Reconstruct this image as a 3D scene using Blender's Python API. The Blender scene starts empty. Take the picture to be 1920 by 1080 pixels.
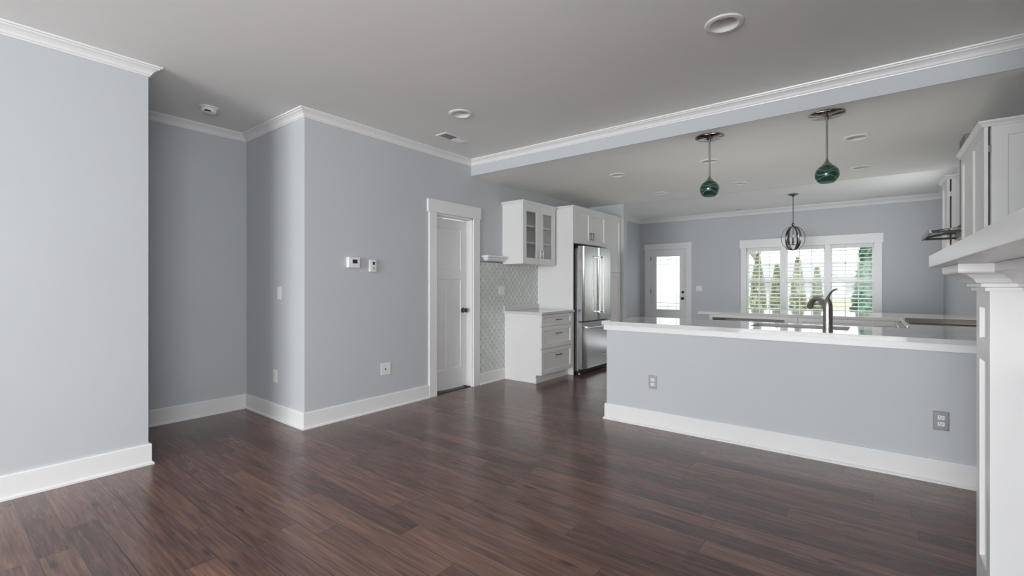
import bpy, bmesh, math, random
from mathutils import Vector, Matrix
random.seed(7)
C = bpy.context.scene.collection
SC = bpy.context.scene
PI = math.pi

# ------------------------------------------------------------------ camera
cd = bpy.data.cameras.new('camera'); cam = bpy.data.objects.new('camera', cd); C.objects.link(cam)
cam.location = (0, 0, 1.25)
cam.rotation_euler = (math.radians(90), 0, math.radians(37.9))
cd.sensor_width = 36.0; cd.lens = 36.0*868.0/1920.0; cd.shift_y = -5.7/1920.0
cd.clip_start = 0.02; cd.clip_end = 300
SC.camera = cam

# ------------------------------------------------------------------ world, light, exposure
W = bpy.data.worlds.new('overcast_sky'); SC.world = W; W.use_nodes = True
wn = W.node_tree; wn.nodes.clear()
wo = wn.nodes.new('ShaderNodeOutputWorld'); wb = wn.nodes.new('ShaderNodeBackground')
wt = wn.nodes.new('ShaderNodeTexCoord'); wz = wn.nodes.new('ShaderNodeTexNoise'); wr = wn.nodes.new('ShaderNodeValToRGB')
wz.inputs['Scale'].default_value = 3.0; wz.inputs['Detail'].default_value = 5.0
wr.color_ramp.elements[0].position = 0.35; wr.color_ramp.elements[0].color = (0.78, 0.83, 0.90, 1)
wr.color_ramp.elements[1].position = 0.62; wr.color_ramp.elements[1].color = (1.0, 1.0, 1.0, 1)
wn.links.new(wt.outputs['Generated'], wz.inputs['Vector']); wn.links.new(wz.outputs['Fac'], wr.inputs['Fac'])
wn.links.new(wr.outputs['Color'], wb.inputs['Color']); wn.links.new(wb.outputs['Background'], wo.inputs['Surface'])
wb.inputs['Strength'].default_value = 3.0

def area_lamp(name, loc, rot, sx, sy, power, col=(0.95, 0.98, 1.0), spread=180):
    l = bpy.data.lights.new(name, 'AREA'); l.shape = 'RECTANGLE'; l.size = sx; l.size_y = sy
    l.energy = power; l.color = col; l.spread = math.radians(spread)
    o = bpy.data.objects.new(name, l); C.objects.link(o); o.location = loc; o.rotation_euler = rot
    return o
# sky light by the windows behind the camera, and by an added dining opening
# (each window throws sky light in and, tilted upwards, the light thrown back by the bright ground outside)
PWR = dict(back=690, side=92, din=6, kit=8, dine=17, hood=2.6)
area_lamp('daylight_back_window', (-1.35, -8.30, 1.3), (math.radians(90), 0, 0), 4.1, 2.2, PWR['back'])
area_lamp('daylight_side_window', (1.02, -1.0, 1.35), (math.radians(90), 0, math.radians(90)), 1.8, 1.7, PWR['side'])
area_lamp('dining_side_fill_light', (1.02, 8.3, 1.9), (math.radians(90), 0, math.radians(90)), 1.7, 0.75, PWR['din'])  # fill through an invented dining window kept out of view

# added fill light with no real source, low in the kitchen aisle, facing up
area_lamp('kitchen_fill_light', (-1.0, 5.12, 0.12), (math.radians(180), 0, 0), 2.0, 0.6, PWR['kit'], (1.0, 0.985, 0.96), 125)

# second added fill behind the far counter, in place of floor-bounced daylight
area_lamp('dining_fill_light', (-1.6, 8.5, 0.12), (math.radians(180), 0, 0), 3.2, 1.6, PWR['dine'], (0.94, 0.97, 1.0))

vs = SC.view_settings
vs.view_transform = 'Standard'; vs.look = 'None'; vs.gamma = 1.0; vs.use_curve_mapping = False
vs.exposure = 0.0
try:
    SC.cycles.use_denoising = True; SC.cycles.max_bounces = 12; SC.cycles.diffuse_bounces = 8
    SC.cycles.transparent_max_bounces = 24; SC.cycles.caustics_reflective = False; SC.cycles.caustics_refractive = False
    SC.cycles.sample_clamp_indirect = 6.0
except Exception: pass

# ------------------------------------------------------------------ materials
def nt(name):
    m = bpy.data.materials.new(name); m.use_nodes = True
    return m, m.node_tree.nodes, m.node_tree.links, m.node_tree.nodes['Principled BSDF']
def setp(b, col=None, rough=None, metal=None, spec=None):
    if col is not None: b.inputs['Base Color'].default_value = (*col, 1)
    if rough is not None: b.inputs['Roughness'].default_value = rough
    if metal is not None: b.inputs['Metallic'].default_value = metal
    if spec is not None: b.inputs['Specular IOR Level'].default_value = spec
def plain(name, col, rough=0.5, metal=0.0, spec=0.5, var=0.03, scale=6.0, bump=0.0, bscale=200.0):
    m, n, l, b = nt(name); setp(b, col, rough, metal, spec)
    t = n.new('ShaderNodeTexCoord'); z = n.new('ShaderNodeTexNoise'); z.inputs['Scale'].default_value = scale
    z.inputs['Detail'].default_value = 3.0
    r = n.new('ShaderNodeValToRGB')
    r.color_ramp.elements[0].position = 0.3; r.color_ramp.elements[1].position = 0.7
    r.color_ramp.elements[0].color = (*[c*(1-var) for c in col], 1)
    r.color_ramp.elements[1].color = (*[min(1, c*(1+var)) for c in col], 1)
    l.new(t.outputs['Object'], z.inputs['Vector']); l.new(z.outputs['Fac'], r.inputs['Fac']); l.new(r.outputs['Color'], b.inputs['Base Color'])
    if bump:
        z2 = n.new('ShaderNodeTexNoise'); z2.inputs['Scale'].default_value = bscale; z2.inputs['Detail'].default_value = 2
        bp = n.new('ShaderNodeBump'); bp.inputs['Strength'].default_value = bump; bp.inputs['Distance'].default_value = 0.002
        l.new(t.outputs['Object'], z2.inputs['Vector']); l.new(z2.outputs['Fac'], bp.inputs['Height']); l.new(bp.outputs['Normal'], b.inputs['Normal'])
    return m
def brushed(name, col, rough=0.28, axis=2, var=0.12):
    m, n, l, b = nt(name); setp(b, col, rough, 1.0)
    t = n.new('ShaderNodeTexCoord'); mp = n.new('ShaderNodeMapping'); z = n.new('ShaderNodeTexNoise')
    s = [260.0, 260.0, 260.0]; s[axis] = 3.0; mp.inputs['Scale'].default_value = s
    z.inputs['Scale'].default_value = 1.0; z.inputs['Detail'].default_value = 2
    mr = n.new('ShaderNodeMapRange'); mr.inputs['To Min'].default_value = max(0.02, rough-var*.5); mr.inputs['To Max'].default_value = rough+var
    l.new(t.outputs['Object'], mp.inputs['Vector']); l.new(mp.outputs['Vector'], z.inputs['Vector'])
    l.new(z.outputs['Fac'], mr.inputs['Value']); l.new(mr.outputs['Result'], b.inputs['Roughness'])
    return m
def pane_glass(name, tint=(0.97, 0.99, 0.99), rough=0.0, extra=0.0, translucent=0.0, refl=1.0):
    m, n, l, b = nt(name); n.remove(b)
    o = n['Material Output']
    tr = n.new('ShaderNodeBsdfTransparent'); tr.inputs['Color'].default_value = (*tint, 1)
    gl = n.new('ShaderNodeBsdfGlossy'); gl.inputs['Roughness'].default_value = rough; gl.inputs['Color'].default_value = (1, 1, 1, 1)
    fr = n.new('ShaderNodeFresnel'); ge = n.new('ShaderNodeNewGeometry'); io = n.new('ShaderNodeMapRange')
    io.inputs['To Min'].default_value = 1.45; io.inputs['To Max'].default_value = 1/1.45     # the same thin pane from both sides
    l.new(ge.outputs['Backfacing'], io.inputs['Value']); l.new(io.outputs['Result'], fr.inputs['IOR'])
    mx = n.new('ShaderNodeMixShader')
    if extra:
        ad = n.new('ShaderNodeMath'); ad.operation = 'ADD'; ad.inputs[1].default_value = extra; ad.use_clamp = True
        l.new(fr.outputs['Fac'], ad.inputs[0]); l.new(ad.outputs[0], mx.inputs['Fac'])
    else:
        rf = n.new('ShaderNodeMath'); rf.operation = 'MULTIPLY'; rf.inputs[1].default_value = refl   # scales reflections down so the back window light doesn't wash out the view
        l.new(fr.outputs['Fac'], rf.inputs[0]); l.new(rf.outputs[0], mx.inputs['Fac'])
    src = tr
    if translucent:
        tl = n.new('ShaderNodeBsdfTranslucent'); tl.inputs['Color'].default_value = (0.95, 0.97, 0.98, 1)
        m2 = n.new('ShaderNodeMixShader'); m2.inputs['Fac'].default_value = translucent
        l.new(tr.outputs[0], m2.inputs[1]); l.new(tl.outputs[0], m2.inputs[2]); src = m2
    l.new(src.outputs[0], mx.inputs[1]); l.new(gl.outputs[0], mx.inputs[2]); l.new(mx.outputs[0], o.inputs['Surface'])
    return m

def wood_floor():
    m, n, l, b = nt('hickory_planks'); setp(b, rough=0.3, spec=0.7)
    def N(t, **k):
        x = n.new(t)
        for a, v in k.items(): setattr(x, a, v)
        return x
    def MATH(op, a, bb=None, clamp=False):
        x = N('ShaderNodeMath', operation=op, use_clamp=clamp)
        for i, v in enumerate((a, bb)):
            if v is None: continue
            if isinstance(v, (int, float)): x.inputs[i].default_value = v
            else: l.new(v, x.inputs[i])
        return x.outputs[0]
    tc = N('ShaderNodeTexCoord'); sp = N('ShaderNodeSeparateXYZ'); l.new(tc.outputs['Object'], sp.inputs[0])
    x, y = sp.outputs['X'], sp.outputs['Y']
    PW, PL = 0.127, 1.15
    ry = MATH('DIVIDE', y, PW); row = MATH('FLOOR', ry); fy = MATH('SUBTRACT', ry, row)
    w1 = N('ShaderNodeTexWhiteNoise', noise_dimensions='1D'); l.new(row, w1.inputs['W'])
    rx = MATH('ADD', MATH('DIVIDE', x, PL), MATH('MULTIPLY', w1.outputs['Value'], 7.3))
    col = MATH('FLOOR', rx); fx = MATH('SUBTRACT', rx, col)
    cb = N('ShaderNodeCombineXYZ'); l.new(row, cb.inputs[0]); l.new(col, cb.inputs[1])
    w2 = N('ShaderNodeTexWhiteNoise', noise_dimensions='2D'); l.new(cb.outputs[0], w2.inputs['Vector'])
    # grain
    off = MATH('MULTIPLY', w2.outputs['Value'], 37.0)
    gv = N('ShaderNodeCombineXYZ'); l.new(MATH('ADD', MATH('MULTIPLY', x, 1.6), off), gv.inputs[0])
    l.new(MATH('MULTIPLY', y, 17.0), gv.inputs[1]); l.new(off, gv.inputs[2])
    g1 = N('ShaderNodeTexNoise'); g1.inputs['Scale'].default_value = 1.6; g1.inputs['Detail'].default_value = 6; g1.inputs['Distortion'].default_value = 0.9
    l.new(gv.outputs[0], g1.inputs['Vector'])
    gv2 = N('ShaderNodeCombineXYZ'); l.new(MATH('ADD', MATH('MULTIPLY', x, 5.0), off), gv2.inputs[0])
    l.new(MATH('MULTIPLY', y, 110.0), gv2.inputs[1]); l.new(off, gv2.inputs[2])
    g2 = N('ShaderNodeTexNoise'); g2.inputs['Scale'].default_value = 1.0; g2.inputs['Detail'].default_value = 3
    l.new(gv2.outputs[0], g2.inputs['Vector'])
    mixv = MATH('ADD', MATH('MULTIPLY', w2.outputs['Value'], 0.30), MATH('MULTIPLY', g1.outputs['Fac'], 0.50))
    mixv = MATH('ADD', mixv, MATH('MULTIPLY', MATH('SUBTRACT', g2.outputs['Fac'], 0.5), 0.62))
    gv3 = N('ShaderNodeCombineXYZ'); l.new(MATH('ADD', MATH('MULTIPLY', x, 3.2), off), gv3.inputs[0]); l.new(MATH('MULTIPLY', y, 46.0), gv3.inputs[1]); l.new(off, gv3.inputs[2])
    g3 = N('ShaderNodeTexNoise'); g3.inputs['Scale'].default_value = 1.0; g3.inputs['Detail'].default_value = 4; g3.inputs['Distortion'].default_value = 0.6; l.new(gv3.outputs[0], g3.inputs['Vector'])
    mixv = MATH('ADD', mixv, MATH('MULTIPLY', MATH('SUBTRACT', g3.outputs['Fac'], 0.42), 0.5))
    rp = N('ShaderNodeValToRGB'); e = rp.color_ramp.elements
    e[0].position = 0.06; e[0].color = (0.040, 0.0200, 0.0165, 1)
    e[1].position = 0.86; e[1].color = (0.30, 0.158, 0.108, 1)
    k = e.new(0.36); k.color = (0.108, 0.0560, 0.0460, 1)
    k = e.new(0.58); k.color = (0.170, 0.0900, 0.0700, 1)
    l.new(mixv, rp.inputs['Fac'])
    # knots and dark mineral flecks
    vo = N('ShaderNodeTexVoronoi'); vo.inputs['Scale'].default_value = 1.0
    kv = N('ShaderNodeCombineXYZ'); l.new(MATH('MULTIPLY', x, 2.6), kv.inputs[0]); l.new(MATH('MULTIPLY', y, 9.0), kv.inputs[1]); l.new(kv.outputs[0], vo.inputs['Vector'])
    kn = N('ShaderNodeMapRange'); kn.inputs['From Min'].default_value = 0.03; kn.inputs['From Max'].default_value = 0.16
    kn.inputs['To Min'].default_value = 0.35; kn.inputs['To Max'].default_value = 1.0
    l.new(vo.outputs['Distance'], kn.inputs['Value'])
    # seams
    ey = MATH('MULTIPLY', MATH('MINIMUM', fy, MATH('SUBTRACT', 1.0, fy)), PW)
    ex = MATH('MULTIPLY', MATH('MINIMUM', fx, MATH('SUBTRACT', 1.0, fx)), PL)
    ed = MATH('MINIMUM', ey, ex)
    sm = N('ShaderNodeMapRange'); sm.inputs['From Min'].default_value = 0.0006; sm.inputs['From Max'].default_value = 0.0030
    l.new(ed, sm.inputs['Value'])
    fac = MATH('MULTIPLY', kn.outputs['Result'], MATH('ADD', MATH('MULTIPLY', sm.outputs['Result'], 0.65), 0.35))
    mc = N('ShaderNodeMix', data_type='RGBA', blend_type='MULTIPLY'); mc.inputs['Factor'].default_value = 1.0
    l.new(rp.outputs['Color'], mc.inputs['A'])
    gray = N('ShaderNodeCombineColor'); l.new(fac, gray.inputs[0]); l.new(fac, gray.inputs[1]); l.new(fac, gray.inputs[2])
    l.new(gray.outputs[0], mc.inputs['B']); l.new(mc.outputs['Result'], b.inputs['Base Color'])
    # hand-scraped surface
    sv = N('ShaderNodeCombineXYZ'); l.new(MATH('ADD', MATH('MULTIPLY', x, 2.0), off), sv.inputs[0]); l.new(MATH('MULTIPLY', y, 36.0), sv.inputs[1])
    s1 = N('ShaderNodeTexNoise'); s1.inputs['Scale'].default_value = 1.0; s1.inputs['Detail'].default_value = 2; l.new(sv.outputs[0], s1.inputs['Vector'])
    hh = MATH('ADD', MATH('MULTIPLY', s1.outputs['Fac'], 0.9), MATH('MULTIPLY', g2.outputs['Fac'], 0.20))
    hh = MATH('ADD', hh, MATH('MULTIPLY', sm.outputs['Result'], 0.9))
    bp = N('ShaderNodeBump'); bp.inputs['Strength'].default_value = 0.32; bp.inputs['Distance'].default_value = 0.0022
    l.new(hh, bp.inputs['Height']); l.new(bp.outputs['Normal'], b.inputs['Normal'])
    rr = N('ShaderNodeMapRange'); rr.inputs['To Min'].default_value = 0.15; rr.inputs['To Max'].default_value = 0.30
    l.new(g1.outputs['Fac'], rr.inputs['Value']); l.new(rr.outputs['Result'], b.inputs['Roughness'])
    return m

def lantern_tile():
    m, n, l, b = nt('lantern_tile'); setp(b, rough=0.18, spec=0.5)
    def MATH(op, a, bb=None):
        x = n.new('ShaderNodeMath'); x.operation = op
        for i, v in enumerate((a, bb)):
            if v is None: continue
            if isinstance(v, (int, float)): x.inputs[i].default_value = v
            else: l.new(v, x.inputs[i])
        return x.outputs[0]
    tc = n.new('ShaderNodeTexCoord'); sp = n.new('ShaderNodeSeparateXYZ'); l.new(tc.outputs['Object'], sp.inputs[0])
    u = MATH('DIVIDE', sp.outputs['Y'], 0.088); v = MATH('DIVIDE', sp.outputs['Z'], 0.094)
    # lantern outline: diamonds with ogee (s-curved) sides
    a = MATH('ADD', u, v); c = MATH('SUBTRACT', u, v)
    a2 = MATH('ADD', a, MATH('MULTIPLY', MATH('SINE', MATH('MULTIPLY', c, 2*PI)), 0.075))
    c2 = MATH('ADD', c, MATH('MULTIPLY', MATH('SINE', MATH('MULTIPLY', a, 2*PI)), 0.075))
    da = MATH('ABSOLUTE', MATH('SUBTRACT', MATH('FRACT', a2), 0.5)); dc = MATH('ABSOLUTE', MATH('SUBTRACT', MATH('FRACT', c2), 0.5))
    d = MATH('MINIMUM', da, dc)
    mr = n.new('ShaderNodeMapRange'); mr.inputs['From Min'].default_value = 0.035; mr.inputs['From Max'].default_value = 0.075
    l.new(d, mr.inputs['Value'])
    cb = n.new('ShaderNodeCombineXYZ'); l.new(MATH('FLOOR', MATH('ADD', a2, 0.5)), cb.inputs[0]); l.new(MATH('FLOOR', MATH('ADD', c2, 0.5)), cb.inputs[1])
    wn_ = n.new('ShaderNodeTexWhiteNoise'); wn_.noise_dimensions = '2D'; l.new(cb.outputs[0], wn_.inputs['Vector'])
    r1 = n.new('ShaderNodeMix'); r1.data_type = 'RGBA'; r1.inputs['A'].default_value = (0.62, 0.65, 0.62, 1); r1.inputs['B'].default_value = (0.71, 0.735, 0.70, 1)
    l.new(wn_.outputs['Value'], r1.inputs['Factor'])
    mx = n.new('ShaderNodeMix'); mx.data_type = 'RGBA'; mx.inputs['A'].default_value = (0.42, 0.45, 0.425, 1)
    l.new(mr.outputs['Result'], mx.inputs['Factor']); l.new(r1.outputs['Result'], mx.inputs['B']); l.new(mx.outputs['Result'], b.inputs['Base Color'])
    bp = n.new('ShaderNodeBump'); bp.inputs['Strength'].default_value = 0.5; bp.inputs['Distance'].default_value = 0.003
    l.new(mr.outputs['Result'], bp.inputs['Height']); l.new(bp.outputs['Normal'], b.inputs['Normal'])
    return m

M = {}
M['wall'] = plain('blue_grey_paint', (0.53, 0.552, 0.575), 0.55, spec=0.3, var=0.012, scale=1.5, bump=0.06, bscale=350)
M['ceil'] = plain('ceiling_paint', (0.835, 0.84, 0.815), 0.8, spec=0.2, var=0.012, scale=1.5, bump=0.05, bscale=300)
M['trim'] = plain('white_trim_paint', (0.80, 0.80, 0.80), 0.32, var=0.01)
M['cab'] = plain('white_cabinet_lacquer', (0.76, 0.76, 0.75), 0.35, var=0.01)
M['plastic'] = plain('white_plastic', (0.80, 0.80, 0.79), 0.4, var=0.01)
M['dark'] = plain('black_plastic', (0.012, 0.012, 0.012), 0.5, var=0.1)
M['screen'] = plain('dark_display', (0.02, 0.024, 0.02), 0.2, var=0.3, scale=60)
M['floor'] = wood_floor()
M['tile'] = lantern_tile()
M['quartz'] = plain('polished_quartz', (0.62, 0.62, 0.62), 0.045, spec=0.62, var=0.05, scale=160)
M['steel'] = brushed('stainless_steel', (0.60, 0.60, 0.595), 0.20, axis=2, var=0.10)
M['steelh'] = brushed('stainless_bar', (0.62, 0.61, 0.60), 0.22, axis=2)
M['nickel'] = brushed('brushed_nickel', (0.43, 0.41, 0.385), 0.24, axis=2)
M['darknickel'] = plain('dark_nickel', (0.16, 0.15, 0.145), 0.28, metal=1.0, var=0.05)
M['fridge_side'] = plain('grey_fridge_side', (0.22, 0.22, 0.225), 0.4, metal=0.6, var=0.03)
M['pane'] = pane_glass('window_glass', refl=0.12)
M['frost'] = pane_glass('obscure_glass', (0.9, 0.93, 0.95), 0.05, translucent=0.55)
M['cabglass'] = pane_glass('cabinet_glass', (0.96, 0.97, 0.96), 0.02)
M['visor'] = pane_glass('hood_glass', (0.35, 0.40, 0.41), 0.02, extra=0.15)
M['green'] = pane_glass('green_glass', (0.40, 0.565, 0.52), 0.03, extra=0.02)
M['lens'] = plain('frosted_lamp', (0.70, 0.70, 0.68), 0.4, var=0.01)
M['bulb'] = plain('bulb_glass', (0.85, 0.85, 0.80), 0.15, var=0.01)
M['came'] = plain('lead_came', (0.45, 0.46, 0.47), 0.4, metal=0.5, var=0.05)
M['slat'] = plain('blind_slat', (0.80, 0.82, 0.80), 0.5, var=0.01)
M['lawn'] = plain('winter_lawn', (0.42, 0.40, 0.27), 0.9, spec=0.1, var=0.25, scale=1.5)
M['road'] = plain('pale_road', (0.5, 0.5, 0.5), 0.9, spec=0.1, var=0.05)
M['arbor'] = plain('arborvitae_green', (0.54, 0.58, 0.43), 0.8, spec=0.2, var=0.35, scale=9)
M['spruce'] = plain('spruce_green', (0.22, 0.36, 0.26), 0.8, spec=0.2, var=0.4, scale=9)
M['bark'] = plain('grey_bark', (0.30, 0.27, 0.25), 0.9, spec=0.1, var=0.2, scale=9)
M['siding'] = plain('pale_siding', (0.66, 0.68, 0.70), 0.8, var=0.03)
M['shingle'] = plain('grey_shingle', (0.36, 0.37, 0.39), 0.9, var=0.12, scale=5)
M['brickdark'] = plain('firebox_black', (0.03, 0.03, 0.03), 0.8, var=0.1)
M['slate'] = plain('grey_hearth_tile', (0.42, 0.43, 0.44), 0.35, var=0.08)
M['plate_pale'] = plain('satin_plate', (0.30, 0.30, 0.31), 0.45, metal=0.6, var=0.04)
M['plate_dark'] = plain('dark_satin_plate', (0.20, 0.20, 0.21), 0.45, metal=0.6, var=0.04)
M['wood'] = plain('light_wood', (0.45, 0.33, 0.22), 0.5, var=0.08)

# ------------------------------------------------------------------ mesh helpers
def B(): return bmesh.new()
def merge(bm, t):
    me = bpy.data.meshes.new('tmp'); t.to_mesh(me); t.free(); bm.from_mesh(me); bpy.data.meshes.remove(me)
def box(bm, x0, x1, y0, y1, z0, z1, bev=0.0, seg=2):
    t = bmesh.new(); r = bmesh.ops.create_cube(t, size=1.0)
    for v in t.verts:
        v.co = Vector(((x0+x1)/2+v.co.x*(x1-x0), (y0+y1)/2+v.co.y*(y1-y0), (z0+z1)/2+v.co.z*(z1-z0)))
    if bev: bmesh.ops.bevel(t, geom=list(t.edges), offset=bev, segments=seg, profile=0.6, affect='EDGES')
    merge(bm, t); return bm
def bx(*a, **k): return box(B(), *a, **k)
def lathe(bm, prof, c, n=32, axis='Z'):
    t = bmesh.new(); rings = []
    for r, h in prof:
        if r < 1e-5: rings.append([t.verts.new((0, 0, h))])
        else: rings.append([t.verts.new((r*math.cos(2*PI*i/n), r*math.sin(2*PI*i/n), h)) for i in range(n)])
    for a, b in zip(rings, rings[1:]):
        for i in range(n):
            j = (i+1) % n
            if len(a) == 1 and len(b) == 1: continue
            if len(a) == 1: t.faces.new((a[0], b[i], b[j]))
            elif len(b) == 1: t.faces.new((a[i], a[j], b[0]))
            else: t.faces.new((a[i], a[j], b[j], b[i]))
    if axis == 'X': R = Matrix.Rotation(PI/2, 4, 'Y')
    elif axis == '-X': R = Matrix.Rotation(-PI/2, 4, 'Y')
    elif axis == '-Y': R = Matrix.Rotation(PI/2, 4, 'X')
    elif axis == 'Y': R = Matrix.Rotation(-PI/2, 4, 'X')
    else: R = Matrix.Identity(4)
    bmesh.ops.transform(t, matrix=Matrix.Translation(c) @ R, verts=t.verts)
    bmesh.ops.recalc_face_normals(t, faces=t.faces); merge(bm, t); return bm
def tube(bm, pts, rad, n=12, flat=1.0):
    t = bmesh.new(); pts = [Vector(p) for p in pts]; rings = []
    if not hasattr(rad, '__len__'): rad = [rad]*len(pts)
    up = None
    for i, p in enumerate(pts):
        d = (pts[min(i+1, len(pts)-1)]-pts[max(i-1, 0)]).normalized()
        if up is None:
            up = Vector((0, 0, 1)) if abs(d.z) < 0.9 else Vector((1, 0, 0))
        s = d.cross(up).normalized(); up = s.cross(d).normalized()
        rings.append([t.verts.new(p+s*rad[i]*math.cos(2*PI*k/n)+up*rad[i]*flat*math.sin(2*PI*k/n)) for k in range(n)])
    for a, b in zip(rings, rings[1:]):
        for k in range(n): t.faces.new((a[k], a[(k+1) % n], b[(k+1) % n], b[k]))
    t.faces.new(rings[0]); t.faces.new(rings[-1][::-1])
    bmesh.ops.recalc_face_normals(t, faces=t.faces); merge(bm, t); return bm
def sweep(bm, path, prof, side=1, closed=False):
    """mitred moulding: prof = [(out, z)], path = [(x, y)]; side +1 throws it to the right of the path"""
    t = bmesh.new(); P = [Vector(p) for p in path]; n = len(P); rings = []
    for i in range(n):
        a = P[i-1] if (i > 0 or closed) else None; b = P[(i+1) % n] if (i < n-1 or closed) else None
        ds = []
        if a is not None: ds.append((P[i]-a).normalized())
        if b is not None: ds.append((b-P[i]).normalized())
        ns = [Vector((d.y, -d.x))*side for d in ds]
        m = ns[0] if len(ns) == 1 else (ns[0]+ns[1])/max(0.2, 1+ns[0].dot(ns[1]))
        rings.append([t.verts.new((P[i].x+m.x*o, P[i].y+m.y*o, z)) for o, z in prof])
    k = len(prof)
    for i in range(n if closed else n-1):
        a, b = rings[i], rings[(i+1) % n]
        for j in range(k): t.faces.new((a[j], a[(j+1) % k], b[(j+1) % k], b[j]))
    if not closed: t.faces.new(rings[0]); t.faces.new(rings[-1][::-1])
    bmesh.ops.recalc_face_normals(t, faces=t.faces); merge(bm, t); return bm
def FX(x, y, z): return lambda u, v, n: (x+n, y+u, z+v)          # faces +X, u along +Y
def FXm(x, y, z): return lambda u, v, n: (x-n, y+u, z+v)         # faces -X
def FYm(x, y, z): return lambda u, v, n: (x+u, y-n, z+v)         # faces -Y, u along +X
def panel(bm, F, w, h, t, rec=(), depth=0.008, hole=False, ch=0.004):
    """board with recessed fields (or openings) in its front"""
    us = sorted({0, w, *[r[0] for r in rec], *[r[1] for r in rec]}); vv = sorted({0, h, *[r[2] for r in rec], *[r[3] for r in rec]})
    tb = bmesh.new()
    def q(*ps): tb.faces.new([tb.verts.new(F(*p)) for p in ps])
    for i in range(len(us)-1):
        for j in range(len(vv)-1):
            uc, vc = (us[i]+us[i+1])/2, (vv[j]+vv[j+1])/2
            ins = any(r[0] < uc < r[1] and r[2] < vc < r[3] for r in rec)
            if not ins: q((us[i], vv[j], 0), (us[i+1], vv[j], 0), (us[i+1], vv[j+1], 0), (us[i], vv[j+1], 0))
            if not (ins and hole): q((us[i], vv[j], -t), (us[i], vv[j+1], -t), (us[i+1], vv[j+1], -t), (us[i+1], vv[j], -t))
    q((0, 0, 0), (0, h, 0), (0, h, -t), (0, 0, -t)); q((w, 0, 0), (w, 0, -t), (w, h, -t), (w, h, 0))
    q((0, 0, 0), (0, 0, -t), (w, 0, -t), (w, 0, 0)); q((0, h, 0), (w, h, 0), (w, h, -t), (0, h, -t))
    for a, b, c, d in rec:
        dp = t if hole else depth; k = 0 if hole else ch
        o = [(a, c, 0), (b, c, 0), (b, d, 0), (a, d, 0)]; i_ = [(a+k, c+k, -dp), (b-k, c+k, -dp), (b-k, d-k, -dp), (a+k, d-k, -dp)]
        for s in range(4): q(o[s], o[(s+1) % 4], i_[(s+1) % 4], i_[s])
        if not hole: q(*i_)
    bmesh.ops.remove_doubles(tb, verts=tb.verts, dist=1e-5)
    bmesh.ops.recalc_face_normals(tb, faces=tb.faces); merge(bm, tb); return bm

# ------------------------------------------------------------------ object helpers
def wpos(o):
    p = Vector((0, 0, 0))
    while o is not None: p += o.location; o = o.parent
    return p
def obj(name, bm, mat, parent=None, smooth=False, label=None, angle=35):
    lo = Vector((1e9,)*3); hi = -lo
    for v in bm.verts:
        for k in range(3): lo[k] = min(lo[k], v.co[k]); hi[k] = max(hi[k], v.co[k])
    c = Vector(((lo.x+hi.x)/2, (lo.y+hi.y)/2, lo.z))
    bmesh.ops.translate(bm, verts=bm.verts, vec=-c)
    me = bpy.data.meshes.new(name); bm.to_mesh(me); bm.free()
    me.materials.append(M[mat] if isinstance(mat, str) else mat)
    if smooth:
        me.polygons.foreach_set('use_smooth', [True]*len(me.polygons))
        try: me.set_sharp_from_angle(angle=math.radians(angle))
        except Exception: pass
    o = bpy.data.objects.new(name, me); C.objects.link(o)
    if parent is not None: o.parent = parent; o.location = c-wpos(parent)
    else: o.location = c
    if label: o['label'] = label
    return o
def tag(o, label, cat, group=None, kind=None):
    o['label'] = label; o['category'] = cat
    if group: o['group'] = group
    if kind: o['kind'] = kind
    return o
def thing(name, label, cat, loc, group=None, kind=None):
    o = bpy.data.objects.new(name, None); o.empty_display_size = 0.1; C.objects.link(o); o.location = loc
    return tag(o, label, cat, group, kind)
def struct(name, bm, mat, label, cat, smooth=False): return tag(obj(name, bm, mat, smooth=smooth), label, cat, kind='structure')
def dup(root, loc, label, group=None):
    r = root.copy(); C.objects.link(r); r.location = loc; r['label'] = label
    if group: r['group'] = group
    for ch in list(root.children):
        c = ch.copy(); C.objects.link(c); c.parent = r
        for g in list(ch.children):
            d = g.copy(); C.objects.link(d); d.parent = c
    return r
def cut_round(o, holes):
    """real round openings for the lamps in a ceiling slab"""
    cb = B()
    for x, y, z, r in holes: lathe(cb, [(0, -0.3), (r, -0.3), (r, 0.3), (0, 0.3)], (x, y, z), 40)
    cut = obj('cutter', cb, 'ceil'); md = o.modifiers.new('cut', 'BOOLEAN'); md.object = cut; md.operation = 'DIFFERENCE'; md.solver = 'EXACT'
    bpy.context.view_layer.update()
    dg = bpy.context.evaluated_depsgraph_get(); me = bpy.data.meshes.new_from_object(o.evaluated_get(dg))
    o.modifiers.clear(); o.data = me; bpy.data.objects.remove(cut, do_unlink=True)

# ------------------------------------------------------------------ dimensions
XN, L, RX = -3.985, -3.88, 0.93         # left wall near, left wall far, right wall
YB, BEAM, KEND, FAR = -8.2, 4.17, 7.25, 10.45
HC, HK = 2.77, 2.585
AB, AY0, AY1 = -5.03, 0.99, 2.06        # alcove back, mouth
DL = -4.30                              # dining room left wall

# ================================================================== STRUCTURE
struct('floor', bx(-5.4, 1.2, YB-0.2, FAR+0.15, -0.06, 0.0), 'floor', 'dark brown hand-scraped hickory plank floor through all rooms', 'floor')

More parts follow.
